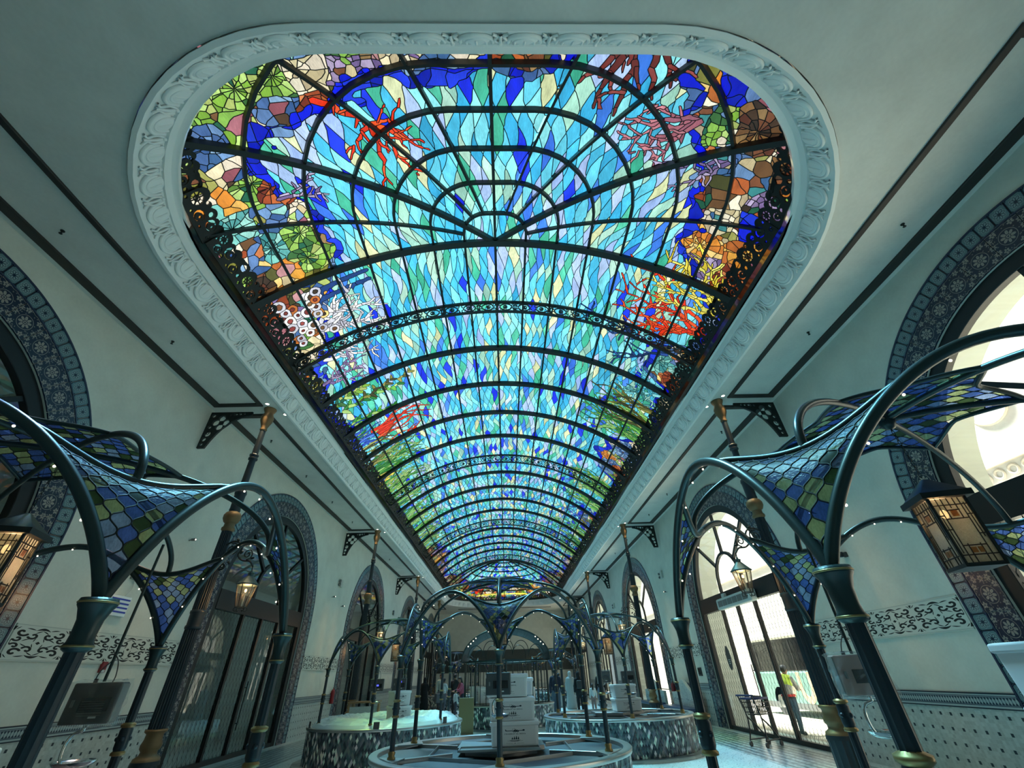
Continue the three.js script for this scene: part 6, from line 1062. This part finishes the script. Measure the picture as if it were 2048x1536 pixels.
// standing figure, faces +z, height 1.7 at scale 1
function figure(label, [x, y, z], turn, o) {
  const t = thing('person', label, 'person', [x, y, z], turn), s = o.s || 1, w = o.w || 1;
  const lean = o.lean || 0, st = o.step || 0.03, hp = [0, 0.9, 0], ch = [0, 1.25, lean * 0.6], nk = [0, 1.43, lean], hd = [0, 1.56, lean * 1.25 + 0.02];
  const arms = [], legs = [], hands = [];
  for (const q of [-1, 1]) {
    const sh = [q * 0.17 * w, 1.37, lean * 0.85], el = o.arms === 'front' ? [q * 0.22 * w, 1.13, lean + 0.1] : [q * 0.23 * w, 1.1, lean * 0.5 - 0.02], wr = o.arms === 'front' ? [q * 0.13, 1.08, lean + 0.32] : [q * 0.24 * w, 0.86, lean * 0.3 + 0.05];
    arms.push([sh, el, 0.05, 0.042], [el, wr, 0.042, 0.032]); const hdv = [wr[0] + (o.arms === 'front' ? 0 : 0), wr[1] - (o.arms === 'front' ? 0 : 0.08), wr[2] + (o.arms === 'front' ? 0.08 : 0.02)];
    hands.push([wr, hdv, 0.028, 0.034]); for (let k = 0; k < 4; k++) hands.push([hdv, [hdv[0] + (k - 1.5) * 0.012, hdv[1] - (o.arms === 'front' ? 0.01 : 0.075), hdv[2] + (o.arms === 'front' ? 0.075 : 0.01)], 0.011, 0.008]); hands.push([wr, [wr[0] - q * 0.03, wr[1] - 0.06, wr[2] + 0.05], 0.012, 0.009]);
    const hip = [q * 0.09, 0.88, 0], kn = [q * 0.1, 0.48, 0.03 + q * st], an = [q * 0.1, 0.08, q * st * 2 - 0.02]; legs.push([hip, kn, 0.085, 0.058], [kn, an, 0.056, 0.038]); legs.push([an, [an[0] + q * 0.015, 0.035, an[2] + 0.15], 0.04, 0.032]);
  }
  const torso = [[hp, ch, 0.12 * w, 0.135 * w], [ch, [0, 1.36, lean * 0.9], 0.135 * w, 0.1 * w], [[-0.1 * w, 1.36, lean * 0.9], [0.1 * w, 1.36, lean * 0.9], 0.075, 0.075]];
  const head = [[nk, hd, 0.05, 0.06], [[0, 1.585, hd[2]], [0, 1.63, hd[2] - 0.005], 0.086, 0.088], [[0, 1.54, hd[2] + 0.035], [0, 1.56, hd[2] + 0.04], 0.05, 0.058], [[0, 1.575, hd[2] + 0.085], [0, 1.557, hd[2] + 0.102], 0.012, 0.015], [[-0.085, 1.585, hd[2]], [-0.09, 1.565, hd[2]], 0.014, 0.012], [[0.085, 1.585, hd[2]], [0.09, 1.565, hd[2]], 0.014, 0.012]];
  const R = o.res || 48, half = 0.92;
  mesh('body', march(capsuleField([...torso, ...arms, ...legs, ...hands, ...head], 0), 0, 0.88, 0.02, half, R), o.skin || skinM, t);
  if (o.robe) mesh('robe', march(capsuleField([[[0, 1.3, lean], [0, 0.12, 0], 0.17, 0.27], ...torso, ...arms], 0.022), 0, 0.88, 0.02, half, R), std({ color: rgb(...o.robe), roughness: 0.9 }), t);
  else { mesh('shirt', march(capsuleField([...torso, ...(o.short ? arms.filter((_, i) => i % 2 === 0) : arms)], 0.02), 0, 0.88, 0.02, half, R), std({ color: rgb(...o.top), roughness: 0.9 }), t); mesh('trousers', march(capsuleField([[hp, [0, 0.86, 0], 0.12 * w, 0.11 * w], ...legs.filter((_, i) => i % 3 < 2)], 0.022), 0, 0.88, 0.02, half, R), std({ color: rgb(...o.legs), roughness: 0.9 }), t); }
  const shoes = legs.filter((_, i) => i % 3 === 2); for (const b of shoes) mesh('shoe', march(capsuleField([b], 0.014), b[0][0], 0.06, b[0][2] + 0.05, 0.16, 20), std({ color: rgb(0.02, 0.02, 0.02), roughness: 0.6 }), t);
  if (o.scarf) mesh('headscarf', march(capsuleField([[[0, 1.6, hd[2] - 0.02], [0, 1.63, hd[2] - 0.02], 0.1, 0.1], [[0, 1.5, hd[2] - 0.04], [0, 1.42, lean], 0.09, 0.13]], 0.005), 0, 1.5, 0, 0.32, 28), std({ color: rgb(...o.scarf), roughness: 0.9 }), t);
  else mesh('hair', march(capsuleField([[[0, 1.62, hd[2] - 0.03], [0, 1.645, hd[2] - 0.012], 0.09, 0.09], ...(o.long ? [[[0, 1.6, hd[2] - 0.06], [0, 1.36, lean - 0.11], 0.075, 0.06]] : [])], 0.003), 0, 1.55, 0, 0.32, 28), hairM, t);
  if (o.pack) mesh('backpack', rbox(0.27, 0.36, 0.14, 0.05, 0, 1.16, lean - 0.2), std({ color: rgb(0.03, 0.028, 0.03), roughness: 0.7 }), t);
  if (o.vest) mesh('safety_vest', march(capsuleField(torso.slice(1), 0.036), 0, 0.88, 0.02, half, R), std({ color: rgb(0.55, 0.75, 0.08), roughness: 0.8 }), t);
  if (o.band) mesh('red_belt', T(new THREE.TorusGeometry(0.17, 0.035, 6, 20).rotateX(PI / 2), 0, 0.95, 0), std({ color: rgb(0.6, 0.05, 0.04), roughness: 0.7 }), t);
  if (o.cap) mesh('cap', T(new THREE.SphereGeometry(0.108, 16, 8, 0, 2 * PI, 0, PI * 0.55), 0, 1.63, hd[2] - 0.01), std({ color: rgb(0.05, 0.06, 0.07), roughness: 0.5 }), t);
  t.scale.setScalar(s); return t;
}
figure('person in black robe and headscarf standing behind the ice counter', [-4.72, 0, -30.2], 2.9, { robe: [0.008, 0.008, 0.01], scarf: [0.008, 0.008, 0.01], s: 0.98, arms: 'front' });
figure('tall person in pale grey green shirt among the shoppers on the left', [-3.95, 0, -31.6], 0.4, { top: [0.33, 0.38, 0.34], legs: [0.05, 0.05, 0.06], s: 1.08 });
figure('short person in white shirt with a trolley among the left shoppers', [-3.6, 0, -30.3], 2.6, { top: [0.55, 0.62, 0.62], legs: [0.08, 0.1, 0.13], s: 0.94, arms: 'front' });
figure('person in black waistcoat and beige top turned away on the left', [-2.85, 0, -29.3], 2.8, { top: [0.02, 0.02, 0.02], legs: [0.03, 0.03, 0.035], s: 1.05, w: 1.08 });
figure('person in a pink top bending by the brown board', [-2.3, 0, -27.9], -1.2, { top: [0.30, 0.06, 0.10], legs: [0.03, 0.03, 0.05], s: 0.96, lean: 0.12, arms: 'front', long: 1 });
figure('child in white top in front of the person in pink', [-2.55, 0, -26.8], 2.2, { top: [0.5, 0.55, 0.55], legs: [0.05, 0.06, 0.08], s: 0.66 });
figure('person in navy top and jeans beside the right column row', [2.42, 0, -24.6], 2.9, { top: [0.012, 0.014, 0.03], legs: [0.06, 0.08, 0.11], s: 1.08, w: 1.05 });
figure('person all in black with a small backpack, seen from behind', [3.9, 0, -27.2], PI, { top: [0.008, 0.008, 0.01], legs: [0.008, 0.008, 0.01], s: 1.0, pack: 1, scarf: [0.008, 0.008, 0.01] });
figure('person in white standing behind the one with the backpack', [3.75, 0, -29.6], PI, { robe: [0.3, 0.32, 0.32], s: 1.02, scarf: [0.34, 0.36, 0.36] });
figure('person in white robe by the distant right counter', [3.3, 0, -31.6], 2.2, { robe: [0.3, 0.33, 0.33], s: 0.98 });
figure('long haired person in dark top and jeans on the right', [5.2, 0, -28.0], PI, { top: [0.015, 0.014, 0.016], legs: [0.12, 0.16, 0.22], s: 1.03, long: 1 });
figure('small child in white top holding on beside the long haired person', [4.62, 0, -27.3], PI, { top: [0.55, 0.58, 0.58], legs: [0.25, 0.16, 0.15], s: 0.68, long: 1 });
figure('worker in yellow safety vest outside the first right door', [9.0, -0.1, -16.4], 2.2, { top: [0.35, 0.36, 0.34], legs: [0.04, 0.045, 0.06], s: 1.02, vest: 1, band: 1, cap: 1, lean: 0.18, arms: 'front', res: 56 });
{ const t = thing('hand_trolley', 'grey shopping trolley among the shoppers on the left', 'trolley', [-3.7, 0, -29.4], 0.3); mesh('basket', rbox(0.5, 0.42, 0.7, 0.03, 0, 0.72, 0), std({ color: rgb(0.09, 0.11, 0.13), roughness: 0.5 }), t); for (const a of [-1, 1]) for (const b of [-1, 1]) { mesh('leg', cyl(0.015, 0.015, 0.45, a * 0.2, 0.07, b * 0.28, 6), plasticGrey, t); mesh('wheel', T(new THREE.CylinderGeometry(0.05, 0.05, 0.03, 12).rotateZ(PI / 2), a * 0.2, 0.05, b * 0.28), plasticDark, t); } mesh('handle', rod(V(-0.24, 1.0, 0.36), V(0.24, 1.0, 0.36), 0.016, 6), plasticGrey, t); }
renderer.render(scene, camera);
